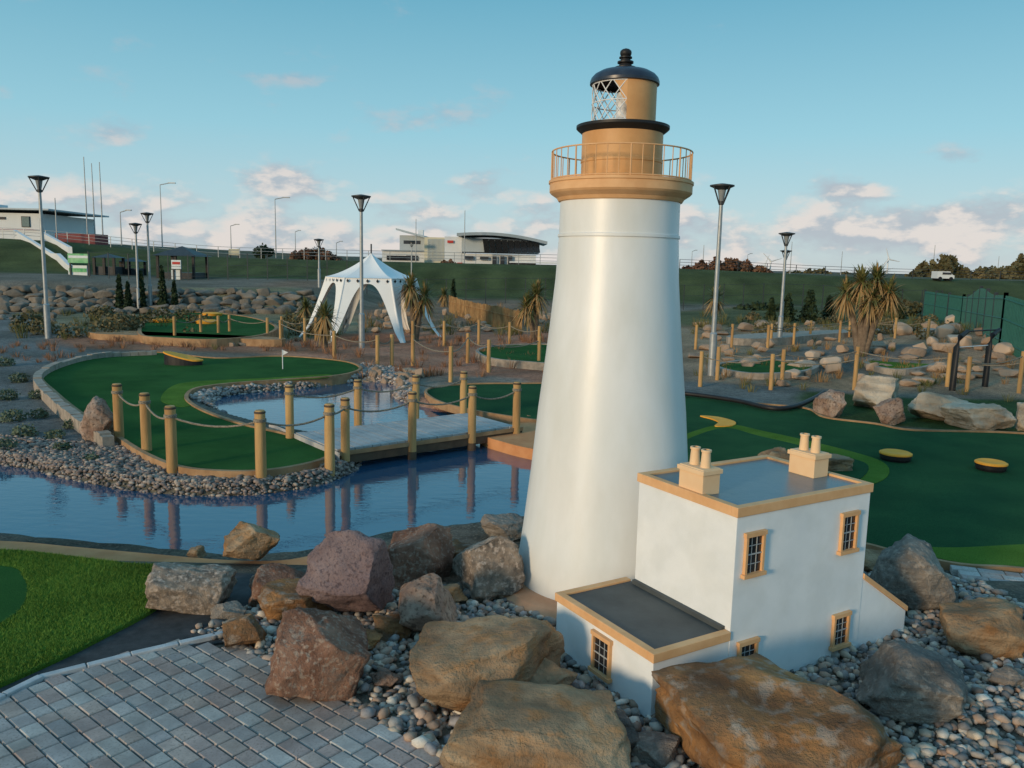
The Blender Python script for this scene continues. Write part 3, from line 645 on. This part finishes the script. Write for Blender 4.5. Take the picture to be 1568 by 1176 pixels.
mb.obox(f0+nv*.0+up*(bz-.20),dv*LB,nv*.05,up*.15,M_beam); mb.obox(f0+nv*(WB-.07)+up*(bz-.20),dv*LB,nv*.07,up*.15,M_beam); mb.obox(f0-nv*.02+up*(bz-.075),dv*LB,nv*.02,up*.06,M_edge)
mb.done('timber_footbridge')
mb=MB(); mb.obox(Vector((*gz(455,662,.3),.12)),(Vector((*gz(520,690,.3),0))-Vector((*gz(455,662,.3),0))),nv*1.1,up*.15,M_plank); mb.done('bridge_landing')
def fence(pxs,h=.85,r=.052):
    ps=[P(u,v) for u,v in pxs]; mb=MB()
    for (x_,y_,z_) in ps:
        mb.lathe((x_,y_,0),[(r,z_-.2),(r,z_+h),(.002,z_+h+.01)],M_post,10)
    for a,b in zip(ps,ps[1:]): rope(mb,(a[0],a[1],a[2]+h-.12),(b[0],b[1],b[2]+h-.12),.12,.014)
    mb.done('rope_fence',loc=ps[0])
fence([(268,524),(308,519),(335,521),(352,519),(410,524),(432,520),(467,524),(484,522)])
fence([(430,530),(512,553),(578,562),(600,560)]); fence([(632,560),(690,585),(716,556),(748,570),(825,562)])
fence([(632,530),(680,530),(733,528),(780,532),(825,540)])
fence([(1072,592),(1180,597),(1308,597)]); fence([(1098,582),(1197,587),(1310,580),(1450,592),(1560,602)])
fence([(1065,535),(1120,532),(1180,530),(1240,522),(1300,516),(1370,518)]); fence([(1480,600),(1562,588),(1600,600)])
fence([(1175,535),(1215,528),(1285,524),(1330,520),(1420,522)])
# ------------------------------------------------------------------ lamps
def lamp(u,vb,vt,r=.065,hw=.31):
    x_,y_,z_=P(u,vb); zt=at(u,vt,y_)[2]; h=zt-z_
    mb=MB(); mb.lathe((x_,y_,0),[(r*1.5,z_-.1),(r*1.5,z_+1.1),(r,z_+1.15),(r*.75,zt-.52)],M_steel,16)
    mb.lathe((x_,y_,0),[(r*.75,zt-.52),(r*1.1,zt-.50),(r*1.1,zt-.42)],M_dsteel,14)
    mb.lathe((x_,y_,0),[(r*.9,zt-.42),(hw*.34,zt-.14)],pm('lamp_diffuser',(.20,.22,.23),(.26,.28,.29),rough=.3),20)
    for k in range(4):
        t=k*math.pi/2+.5; mb.tube([(x_+r*math.cos(t),y_+r*math.sin(t),zt-.50),(x_+hw*.92*math.cos(t),y_+hw*.92*math.sin(t),zt-.04)],.018,M_dsteel,5)
    mb.lathe((x_,y_,0),[(.10,zt-.14),(hw*.7,zt-.09),(hw,zt-.05),(hw,zt-.02),(.08,zt+.02),(.002,zt+.03)],M_dsteel,24)
    mb.done('street_lamp',loc=(x_,y_,z_))
for q in [(74,518,270),(554,533,299),(1089,575,282),(1193,528,356),(1196,494,383),(231,470,326),(213,475,342),(630,440,369),(489,440,366)]: lamp(*q)
def mast(u,vt,Y,name='lamp_column',arm=0,r=.09):
    x_,_,zt=at(u,vt,Y); z_=H(x_,Y); mb=MB(); mb.tube([(x_,Y,z_-.2),(x_,Y,zt)],[r,r*.5],M_steel,8)
    if arm: mb.tube([(x_,Y,zt),(x_+arm,Y,zt+.25)],.06,M_steel,6); mb.box((x_+arm*1.3,Y,zt+.27),(abs(arm)*.8,.3,.12),M_steel)
    mb.done(name,loc=(x_,Y,z_))
for u,vt,Y in [(128,240,96),(140,250,100),(152,248,97)]: mast(u,vt,Y,'flagpole')
for u,vt,Y,a in [(245,283,110,1.2),(421,305,115,1.2),(353,346,130,.8),(84,303,90,0),(712,322,125,0),(184,325,100,.8),(1078,375,150,0),(1213,370,150,0),(1432,375,150,0),(452,355,150,.6),(900,360,150,0),(1290,385,160,0),(515,372,130,.6),(637,335,128,0),(1060,385,170,.6),(1145,390,180,.6),(1530,392,170,0)]: mast(u,vt,Y,'lamp_column',a)
# ------------------------------------------------------------------ tent
tx,ty,tz=P(560,522)
K=6; R0=2.7; te=empty('gazebo_tent',(tx,ty+1,tz)); cx,cy=tx,ty+1.2
Zt=at(567,388,cy)[2]-tz; Ze=at(567,426,cy-1.4)[2]-tz
def corner(i,z_):
    t=z_/Ze; r_=R0*(1-.38*t**.7); a=rad(60*i+5); return Vector((cx+r_*math.cos(a),cy+r_*math.sin(a),tz+z_))
mb=MB(); ns=24
for i in range(K):
    V=[];Fc=[]
    for j in range(ns+1):
        s_=j/ns; q=abs(2*s_-1); e_=.12
        za=0 if q>1-e_ else (Ze-.20)*(1-(q/(1-e_))**2.6)**.8
        for k in range(7):
            z_=za+(Ze-za)*k/6; V.append(corner(i,z_).lerp(corner(i+1,z_),s_))
    for j in range(ns):
        for k in range(6): a=j*7+k; Fc.append((a,a+7,a+8,a+1))
    mb.add(V,Fc,M_tent,True)
    V=[];Fc=[]
    for j in range(9):
        for k in range(11):
            t=k/10; zz=Ze+(Zt-Ze)*(.35*t+.65*t**1.9); p=corner(i,Ze).lerp(corner(i+1,Ze),j/8); o_=Vector((cx,cy,0))
            V.append(Vector((o_.x+(p.x-o_.x)*(1-t)*1.03,o_.y+(p.y-o_.y)*(1-t)*1.03,tz+zz-.06*math.sin(math.pi*j/8)*(1-t)*t*4)))
    for j in range(8):
        for k in range(10): a=j*11+k; Fc.append((a,a+11,a+12,a+1))
    mb.add(V,Fc,M_tent,True)
    for j in range(5):
        p=corner(i,Ze-.1).lerp(corner(i+1,Ze-.1),(j+.5)/5); o_=Vector((p.x-cx,p.y-cy,0)).normalized(); t_=Vector((-o_.y,o_.x,0)); p=p+o_*.05
        mb.add([p+t_*.055,p+up*.07,p-t_*.055,p-up*.07],[(0,1,2,3)],M_glassd)
mb.done('canopy',te)
mb=MB(); 
for i in range(K): mb.tube([corner(i,Ze*t)-(corner(i,Ze*t)-Vector((cx,cy,corner(i,Ze*t).z))).normalized()*.03 for t in np.linspace(0,1,8)],.05,M_tent,6)
mb.tube([(cx,cy,tz+Zt-.1),(cx,cy,tz+Zt+.35)],.03,M_dsteel,6); mb.tube([(cx,cy,tz+Ze),(cx,cy,tz+Zt)],.04,M_bar,6); mb.done('frame',te)
# ------------------------------------------------------------------ plants
def strap(mb,p,d,l,w,droop,mat):
    p=Vector(p); d=Vector(d).normalized(); sdv=d.cross(up); 
    if sdv.length<.05: sdv=Vector((1,0,0))
    sdv.normalize(); V=[]
    for k in range(4):
        t=k/3; c=p+d*l*t-up*(droop*l*t*t); ww=w*(1-.25*t) if k<3 else .003
        V+=[c-sdv*ww/2,c+sdv*ww/2]
    mb.add(V,[(0,1,3,2),(2,3,5,4),(4,5,7,6)],mat)
def cordyline(u,vb,vt,heads,cr=.75,name='cordyline_palm',seed=1):
    r=random.Random(seed); x_,y_,z_=P(u,vb); h=at(u,vt,y_)[2]-z_; mb=MB()
    for (dx,hf) in heads:
        hx=x_+dx; hy=y_+r.uniform(-.3,.3); hz=z_+max(.25,h*hf-cr*.7)
        mb.tube([(x_+dx*.1,y_,z_-.1),(x_+dx*.45,y_+(hy-y_)*.5,z_+(hz-z_)*.5),(hx,hy,hz)],[.12,.095,.08],M_bark,8)
        for k in range(240):
            a=r.uniform(0,6.28); el=r.uniform(-1.1,1.5); q=r.random()
            d=(math.cos(a)*math.cos(el),math.sin(a)*math.cos(el),math.sin(el))
            mb_m=M_cordd if (el<-.1 and q<.85) or q<.12 else M_cord
            strap(mb,(hx,hy,hz+r.uniform(-.15,.12)),d,cr*r.uniform(.7,1.15),.048,.25 if el>0 else .4,mb_m)
    mb.done(name,loc=(x_,y_,z_))
cordyline(1318,545,404,[(-.50,.84),(-.15,.97),(.3,1.0),(.62,.86),(.1,.8)],.66,seed=2)
cordyline(634,522,418,[(-.1,1),(.35,.85)],.72,seed=3); cordyline(820,520,430,[(0,1),(-.35,.8)],.7,seed=4)
cordyline(497,532,463,[(0,1)],.7,seed=5); cordyline(1094,505,440,[(0,1)],.75,seed=6); cordyline(470,500,455,[(0,1)],.6,seed=8); cordyline(680,470,440,[(0,1)],.7,seed=9)
def tufts(name,items,mat,seed):
    r=random.Random(seed); mb=MB()
    for (u,v,h) in items:
        x_,y_,z_=P(u,v)
        if poly_sd([x_],[y_],GP2)[0]<.12: continue
        for k in range(26):
            a=r.uniform(0,6.28); rr_=r.uniform(0,.35)*h*1.2; t=r.uniform(.1,.7)
            strap(mb,(x_+math.cos(a)*rr_,y_+math.sin(a)*rr_,z_-.02),(math.cos(a)*t,math.sin(a)*t,1),h*r.uniform(.6,1.1),.025*h+.005,.25,mat)
    mb.done(name)
r=random.Random(9)
M_rust=pm('rust_grass_blade',(.24,.11,.06),(.36,.19,.10),scale=2,rough=.9)
tufts('dry_grass_tufts',[(r.uniform(470,850),r.uniform(520,580),r.uniform(.3,.5)) for _ in range(75)]+[(r.uniform(120,480),r.uniform(522,538),r.uniform(.2,.38)) for _ in range(55)]+[(r.uniform(0,130),r.uniform(528,556),r.uniform(.2,.35)) for _ in range(22)],M_rust,1)
tufts('dry_grass_tufts',[(r.uniform(1060,1560),r.uniform(490,590),r.uniform(.25,.45)) for _ in range(60)]+[(r.uniform(560,850),r.uniform(470,510),r.uniform(.4,.7)) for _ in range(30)],M_straw,3)
tufts('green_shrub_tufts',[(r.uniform(0,520),r.uniform(478,520),r.uniform(.3,.6)) for _ in range(70)]+[(r.uniform(1060,1560),r.uniform(484,512),r.uniform(.4,.8)) for _ in range(100)]+[(r.uniform(540,850),r.uniform(490,515),r.uniform(.3,.7)) for _ in range(35)]+[(r.uniform(1060,1560),r.uniform(515,600),r.uniform(.25,.4)) for _ in range(40)]+[(u,v,.3) for u,v in [(1410,600),(1475,604),(1545,615),(1150,600),(1230,597),(240,606),(330,535)]],M_reed,2)
def foliage(name,ells,n,ls,mat,seed,trunk=None):
    r=np.random.default_rng(seed); V=[]
    tot=sum(e[3]*e[5] for e in ells)
    for (x_,y_,z_,rx,ry,rz) in ells:
        k=max(20,int(n*rx*rz/tot)); d=r.normal(size=(k,3)); d/=np.linalg.norm(d,axis=1)[:,None]; rad_=r.uniform(.35,1,k)**.5*(1+.18*np.sin(d[:,0]*7+d[:,2]*9+x_))
        c=np.array([x_,y_,z_])+d*rad_[:,None]*np.array([rx,ry,rz])
        a=r.normal(size=(k,3)); a/=np.linalg.norm(a,axis=1)[:,None]; b=np.cross(a,r.normal(size=(k,3))); b/=np.linalg.norm(b,axis=1)[:,None]
        s_=ls*r.uniform(.6,1.3,(k,1)); V.append(np.stack([c-a*s_,c+b*s_,c+a*s_,c-b*s_],1).reshape(-1,3))
    V=np.vstack(V); T=np.arange(len(V)).reshape(-1,4)
    return fastmesh(name,V,T,mat,smooth=False)
el=[]
for (u,v,s_) in [(20,645,.20),(60,640,.16),(38,668,.18),(85,672,.15),(110,655,.14),(12,612,.2),(58,610,.17),(95,690,.13),(5,690,.18),(140,705,.1),(30,585,.2),(8,560,.22),(70,575,.15)]:
    x_,y_,z_=P(u,v); el.append((x_,y_,z_+s_*.4,s_,s_,s_*.6))
foliage('sage_shrubs',el,4200,.02,M_sage,77)
el=[]
for _ in range(46):
    u=r.uniform(0,520) if r.random()<.45 else r.uniform(1060,1560); x_,y_,z_=P(u,r.uniform(484,520)); s_=r.uniform(.25,.6); el.append((x_,y_,z_+s_*.5,s_*1.1,s_,s_*.7))
foliage('low_shrubs',el,11000,.055,M_oleaf,78)
def conifer(u,vb,vt,w,seed):
    x_,y_,z_=P(u,vb); h=at(u,vt,y_)[2]-z_; ww=w*y_/FL/2
    foliage('conifer_tree',[(x_,y_,z_+h*t,ww*(1.05-t*.8),ww*(1.05-t*.8),h*.16) for t in (.12,.3,.5,.68,.84,.93)],900,.07,M_dleaf,seed)
for i,q in enumerate([(184,475,424,15),(197,476,434,13),(250,472,412,17),(268,474,432,12),(218,474,418,14),(694,468,430,12),(1205,492,452,26),(1238,494,447,34),(1268,492,455,26),(1180,490,458,18),(1375,488,462,24)]): conifer(*q,seed=20+i)
def mass(name,us,Y,vt,vb,mat,n,ls,seed,w=10):
    r=random.Random(seed); el=[]
    u=us[0]
    while u<us[1]:
        f=math.sin(math.pi*(u-us[0])/(us[1]-us[0]))**.5; top=vb-(vb-vt)*f*r.uniform(.6,1.05)
        x_,_,zt=at(u,top,Y); zb=at(u,vb,Y)[2]; hh=(zt-zb)/2; el.append((x_,Y+r.uniform(-2,2),zb+hh,w*Y/FL*r.uniform(.8,1.3),1.5,max(.3,hh))); u+=w*.8
    foliage(name,el,n,ls,mat,seed)
mass('tree_belt',(1385,1500),150,393,438,M_oleaf,6000,.35,31,14); mass('tree_belt',(1470,1700),135,391,440,M_oleaf,9000,.35,38,16)
mass('hedge',(1035,1180),110,396,424,M_rleaf,7000,.22,32,9)
mass('bushes',(446,520),100,377,400,M_rleaf,1800,.16,33,7); mass('bushes',(672,702),105,396,412,M_rleaf,800,.16,34,5); mass('bushes',(395,415),100,374,392,M_dleaf,500,.16,35,5)
mass('tree_belt',(1180,1320),230,412,430,M_oleaf,2500,.45,36,8)
mass('bushes',(20,60),60,455,478,M_oleaf,800,.14,37,8); mass('bushes',(1330,1420),58,455,480,M_oleaf,2500,.14,39,9); mass('bushes',(1130,1200),58,462,482,M_dleaf,1500,.14,41,9)
# ------------------------------------------------------------------ buildings
M_bw=pm('building_white',(.60,.63,.65),(.68,.70,.71),scale=.4,rough=.6); M_bc=pm('building_cream',(.58,.53,.38),(.66,.60,.45),scale=.4,rough=.7)
M_bg=pm('building_grey_cladding',(.38,.44,.48),(.45,.51,.55),scale=.3,rough=.5); M_rf=pm('roof_metal',(.26,.31,.34),(.33,.37,.40),scale=.4,rough=.35)
M_red=pm('red_sign',(.5,.05,.04),None,rough=.6)
def fbox(mb,u0,v0,u1,v1,Y,dep,mat):
    x0,_,z1=at(u0,v0,Y); x1,_,z0=at(u1,v1,Y); mb.obox((x0,Y,z0),(x1-x0,0,0),(0,dep,0),(0,0,z1-z0),mat)
Yb=130; be=empty('lifeboat_station',at(720,420,Yb))
mb=MB()
fbox(mb,585,384,650,425,Yb+6,8,M_bw); fbox(mb,612,360,650,386,Yb+7,8,M_bg); fbox(mb,650,363,681,425,Yb+4,9,M_bc); fbox(mb,681,362,707,425,Yb+2,10,M_bw)
fbox(mb,707,364,826,388,Yb+1,14,M_bg); fbox(mb,707,388,820,425,Yb+2,12,M_bw); fbox(mb,782,404,852,428,Yb-3,6,M_dsteel)
mb.done('walls',be)
mb=MB()
n_=14; V=[]; prof=[]
for k in range(n_+1):
    t=k/n_; u=700+t*138; v=357+ (t**2)*13 - math.sin(t*math.pi)*3; prof.append((u,v))
for (u,v) in prof:
    x0,_,z0=at(u,v,Yb-1); V+= [(x0,Yb-1-.8,z0),(x0,Yb+16,z0+.3),(x0,Yb-1-.8,z0-.45),(x0,Yb+16,z0-.3)]
Fc=[]
for k in range(n_):
    a=k*4; Fc+=[(a,a+4,a+5,a+1),(a+2,a+3,a+7,a+6),(a,a+2,a+6,a+4)]
Fc+=[(0,1,3,2),(n_*4,n_*4+2,n_*4+3,n_*4+1)]
mb.add(V,Fc,M_rf)
x0,_,z0=at(606,352,Yb+5); x1,_,z1=at(650,364,Yb+5); mb.obox((x0,Yb+5,z0),(x1-x0,0,z1-z0),(0,10,0),(0,0,.3),M_bg)
fbox(mb,780,400,854,404,Yb-3.5,7,M_bw); fbox(mb,640,352,648,364,Yb+8,1,M_bw); fbox(mb,584,382,652,385,Yb+5.5,9,M_rf)
mb.done('roof',be)
mb=MB()
for k in range(9):
    u=742+k*9.6
    xa,_,za=at(u,366+k*.5,Yb+.2); xb,_,zb=at(u+8.2,387,Yb+.9); mb.obox((xa,Yb+.4,zb),(xb-xa,0,0),(0,.3,0),(-.3,-.5,za-zb),M_glassd)
for u0,v0,u1,v1 in [(712,392,725,398),(754,392,760,412),(766,392,772,412),(778,392,784,412),(592,392,612,398),(622,391,640,398),(618,368,644,374),(735,393,748,398)]: fbox(mb,u0,v0,u1,v1,Yb+1.5,.3,M_glassd)
fbox(mb,685,368,694,372,Yb+1.7,.2,M_red); fbox(mb,700,402,708,410,Yb+1.7,.2,M_red); fbox(mb,592,391,640,399,Yb+5.8,.1,M_glassd)
for k in range(14): fbox(mb,655+k*1.9,366,655.5+k*1.9,400,Yb+3.93,.05,M_bg)
mb.done('windows_and_signs',be)
Yc=95; ce=empty('clubhouse',at(20,372,Yc)); mb=MB()
fbox(mb,-120,323,66,385,Yc,12,M_bw); mb.done('walls',ce); mb=MB(); fbox(mb,-125,315,74,322,Yc-1,14,M_bg); fbox(mb,-60,310,-20,315,Yc+2,4,M_bw); mb.done('roof',ce)
mb=MB(); fbox(mb,32,331,46,348,Yc-.1,.09,M_dsteel); fbox(mb,33,332,45,347,Yc-.15,.04,pm('window_blue',(.10,.16,.17),(.15,.22,.22),rough=.2)); fbox(mb,-40,331,8,336,Yc-.1,.09,M_glassd); fbox(mb,-40,350,60,352,Yc-.2,.1,M_red); mb.done('windows',ce)
mb=MB()
def sl(u0,v0,Y0,u1,v1,Y1,th,hh,mat):
    a=Vector(at(u0,v0,Y0)); b_=Vector(at(u1,v1,Y1)); mb.obox(a-up*hh,b_-a,(th,0,0),up*hh,mat)
sl(20,352,88,78,388,78,.4,1.1,M_bw); sl(78,388,78,86,388,77,.4,1.3,M_bw); sl(86,388,77,132,434,66,.4,1.3,M_bw)
sl(62,355,88,104,378,80,.4,1.0,M_bw); sl(22,392,80,82,430,68,.4,1.2,M_bw)
for k in range(16):
    t=k/16; p=Vector(at(45+t*60,372+t*58,86-t*19)); mb.obox(p-up*.6,(2.5,0,0),(0,1.4,0),up*.3,M_bg)
mb.done('bank_steps')
def kiosk(u0,u1,vr,ve,vb,Y,name):
    e_=empty(name,at((u0+u1)/2,vb,Y)); mb=MB(); cu=(u0+u1)/2
    x0,_,z1=at(u0,ve,Y); x1,_,_=at(u1,ve,Y); zt=at(cu,vr,Y)[2]; zb=at(cu,vb,Y)[2]; w=x1-x0; c_=Vector(((x0+x1)/2,Y+w/2,0))
    mb.add([(x0,Y,z1),(x1,Y,z1),(x1,Y+w,z1),(x0,Y+w,z1),(c_.x,c_.y,zt)],[(0,1,4),(1,2,4),(2,3,4),(3,0,4),(3,2,1,0)],M_dsteel); mb.done('roof',e_)
    mb=MB()
    for (sx,sy) in ((.1,.1),(.9,.1),(.9,.9),(.1,.9),(.5,.1)): mb.box((x0+w*sx,Y+w*sy,(zb+z1)/2-.3),(.18,.18,z1-zb+.6),M_black)
    mb.box((c_.x,c_.y,zb+.3),(w*.75,w*.7,1.6),M_dsteel); mb.done('frame',e_)
kiosk(231,300,376,391,440,62,'kiosk_pavilion'); kiosk(138,176,388,394,430,64,'ticket_kiosk'); kiosk(180,212,394,400,432,66,'ticket_kiosk')
def board(u0,v0,u1,v1,vb,Y,mat,name='information_sign',strip=None):
    mb=MB(); fbox(mb,u0,v0,u1,v1,Y,.08,mat)
    for u in (u0+2,u1-2):
        x_,_,zt=at(u,v0,Y); zb=at(u,vb,Y)[2]-.5; mb.box((x_,Y+.15,(zt+zb)/2),(.1,.1,zt-zb),M_dsteel)
    if strip: fbox(mb,u0+1.5,v0+(v1-v0)*.2,u1-1.5,v0+(v1-v0)*.5,Y-.02,.01,strip)
    mb.done(name,loc=at(u0,vb,Y))
M_gs=pm('sign_green',(.04,.35,.12),(.30,.55,.30),scale=1.5,rough=.5); M_ws=pm('sign_white',(.6,.65,.65),(.75,.78,.78),scale=2,rough=.5)
board(103,388,136,403,432,60,M_gs,strip=M_ws); board(104,406,134,428,434,60.2,M_ws,strip=M_gs); board(262,398,277,412,432,61,M_ws,strip=M_red); board(262,413,277,430,434,61.2,M_ws)
board(350,381,366,391,396,88,M_bc,'notice_board')
mb=MB(); fbox(mb,84,357,146,377,92,3,pm('red_brown_hoarding',(.16,.03,.035),(.22,.05,.05),scale=.5,rough=.6)); mb.done('red_hoarding')
def railing(u0,v0,u1,v1,Y,h,mat,name,step=2.2,top=True):
    a=at(u0,v0,Y); b=at(u1,v1,Y); mb=MB()
    zz=lambda X:H(X,Y)
    n=int((b[0]-a[0])/step); P_=[(a[0]+(b[0]-a[0])*k/n) for k in range(n+1)]
    for X in P_: mb.box((X,Y,zz(X)+h/2),(.06,.06,h),mat)
    for f in (.4,.7,1.0):
        mb.tube([(X,Y,zz(X)+h*f) for X in P_],.022,mat,4,False)
    mb.done(name)
railing(-60,380,860,400,87,1.1,M_steel,'bank_railing'); railing(1040,420,1620,430,89,1.0,M_dsteel,'bank_railing',3)
mb=MB(); Yf=58
for k in range(44):
    x_=-30+k*1.4; z_=H(x_,Yf); mb.box((x_,Yf,z_+.9),(.05,.05,1.8),M_dsteel)
for f in (.3,1.0,1.75): mb.tube([(-30+k*1.4,Yf,H(-30+k*1.4,Yf)+f) for k in range(44)],.012,M_dsteel,4,False)
mb.done('wire_fence')
r=random.Random(2); mb=MB()
p0=Vector(P(688,478)); p1=Vector(P(798,512))
for k in range(58):
    c=p0.lerp(p1,k/57); c.z=H(c.x,c.y); mb.box((c.x,c.y,c.z+.45),(.07,.04,.95+r.uniform(-.08,.08)),M_straw,r.uniform(-.3,.3))
mb.tube([p0+up*.6,p1+up*.6],.03,M_straw,5); mb.done('paling_fence',loc=p0)
g=[P(1412,490),P(1470,506),P(1530,534),P(1600,572)]
mb=MB(); GH=1.75
for a,b in zip(g,g[1:]):
    a=Vector(a);b=Vector(b); n=int((b-a).length/.14)
    for k in range(n):
        c=a.lerp(b,k/n); mb.box((c.x,c.y,H(c.x,c.y)+GH/2),(.07,.03,GH),M_gf,math.atan2(b.y-a.y,b.x-a.x))
    for hh in (.3,1.,GH-.1): mb.tube([a+up*hh,b+up*hh],.04,M_gf,4)
    n=max(1,int((b-a).length/2.6))
    for k in range(n+1):
        c=a.lerp(b,k/n); mb.box((c.x,c.y-.06,H(c.x,c.y)+GH/2+.05),(.1,.1,GH+.1),M_dsteel)
mb.done('green_security_fence',loc=g[0])
mb=MB()
p=Vector(P(1458,598)); q=Vector(P(1508,592))
for c in (p,q):
    mb.tube([c,c+up*1.05,c+Vector((.12,.1,1.3)),c+Vector((.42,.35,1.42))],[.075,.07,.065,.05],M_black,10)
mb.tube([p+Vector((.42,.35,1.42)),q+Vector((.42,.35,1.42))],.02,M_black,6); mb.tube([p+Vector((0,0,1.05)),q+Vector((0,0,1.05))],.012,M_bar,6)
mb.done('black_iron_gate_frame',loc=p)
def turbine(u,vb,vt,Y,ph):
    x_,_,zt=at(u,vt,Y); zb=at(u,vb+4,Y)[2]; mb=MB(); s_=Y/FL
    mb.tube([(x_,Y,zb),(x_,Y,zt)],[1.5*s_,.9*s_],M_bar,8); mb.box((x_,Y-s_,zt),(2.6*s_,4*s_,2*s_),M_bar)
    for k in range(3):
        a=ph+k*2.094; mb.tube([(x_,Y-3*s_,zt),(x_+17*s_*math.cos(a),Y-3*s_,zt+17*s_*math.sin(a))],[1.3*s_,.4*s_],M_bar,5)
    mb.done('wind_turbine',loc=(x_,Y,zb))
turbine(1360,420,397,900,1.9); turbine(1180,418,400,1100,.3); turbine(1170,418,406,1300,1.2)
mb=MB(); x_,_,z_=at(1440,443,84); z_=H(x_,84)
def vb_(a,b,c,d): 
    return [(x_+p*.7,84,z_+q*.7) for p,q in (a,b,c,d)]
bodyp=[(-1.3,.35),(1.5,.35),(1.5,.85),(1.15,1.0),(.75,1.5),(-1.3,1.5)]
V=[(x_+p*.62,83.3,z_+q*.62) for p,q in bodyp]+[(x_+p*.62,84.5,z_+q*.62) for p,q in bodyp]
mb.add(V,[(0,1,2,3,4,5),(11,10,9,8,7,6)]+[(k,6+k,6+(k+1)%6,(k+1)%6) for k in range(6)],M_bw)
mb.box((x_+.15,83.28,z_+.72),(.9,.03,.22),M_glassd)
for dx in (-.5,.6): mb.tube([(x_+dx,83.25,z_+.2),(x_+dx,84.55,z_+.2)],.19,M_black,12)
mb.done('parked_van',loc=(x_,84,z_))
# ------------------------------------------------------------------ golf bits
def cup(u,v,r_,h,tilt=0):
    x_,y_=gz(u,v,.2); mb=MB(); mb.lathe((x_,y_,0),[(r_*.9,.16),(r_,.18+h*.3),(r_*1.02,.18+h)],M_black,32); mb.lathe((x_,y_,0),[(r_*1.05,.18+h),(r_*1.05,.2+h),(r_*.9,.215+h),(r_*.3,.20+h),(.002,.20+h)],M_orange,32); mb.done('golf_tee_marker',loc=(x_,y_,.18))
cup(1371,701,.215,.08); cup(1517,716,.20,.08)
x_,y_=gz(281,558,.2); mb=MB()
for (za,zb,mm,s_) in ((.2,.30,M_black,.96),(.30,.335,M_orange,1.0)):
    ring=[]; nn=28
    for k in range(nn):
        t=2*math.pi*k/nn; ring.append((x_+.5*s_*math.cos(t),y_+.26*s_*math.sin(t)))
    tl=lambda p:.12*(-(p[0]-x_)/.5)+.08
    V=[(p[0],p[1],za if za<.25 else za+max(0,tl(p))) for p in ring]+[(p[0],p[1],zb+max(0,tl(p))) for p in ring]
    mb.add(V,[(k,(k+1)%nn,nn+(k+1)%nn,nn+k) for k in range(nn)]+[tuple(range(nn,2*nn))],mm)
mb.done('orange_ramp',loc=(x_,y_,.2))
for (u,v) in ((325,480),(318,492),(252,490)):
    x_,y_=gz(u,v+3,.34); mb=MB(); mb.lathe((x_,y_,0),[(.42,.34),(.46,.44),(.3,.48),(.002,.5)],M_orange,20); mb.done('golf_tee_marker',loc=(x_,y_,.34))
slab('orange_ramp',[(1072,636),(1100,638),(1125,645),(1122,651),(1095,652),(1100,646),(1090,641)],.192,M_orange,th=.02)
x_,y_=gz(433,565,.2); mb=MB(); mb.tube([(x_,y_,.2),(x_,y_,.68)],.012,M_bar,6); mb.add([(x_,y_,.68),(x_+.14,y_,.62),(x_,y_,.54)],[(0,1,2)],M_bar); mb.done('golf_flag',loc=(x_,y_,.2))
cp=catmull([(*gz(u,v,.25),.0) for u,v in [(1000,598),(1060,603),(1130,613),(1180,624),(1215,622),(1245,610),(1262,600)]],False,6); mb=MB()
mb.tube([(p[0],p[1],.24) for p in cp],.05,M_black,6); mb.done('black_rubber_kerb')
cp=catmull([(*gz(u,v,.3),.0) for u,v in [(240,538),(150,543),(90,558),(64,577),(85,604),(125,636),(175,668)]],False,8); mb=MB()
r=random.Random(4)
for a,b in zip(cp,cp[1:]):
    a=Vector(a);b=Vector(b); d=b-a; nn=Vector((d.y,-d.x,0)).normalized()*.16; mb.obox(a+up*.1,d*.95,-nn if nn.x>0 else nn,up*(.22+r.uniform(-.02,.02)),M_kerb)
mb.done('stone_kerb')
print('done')
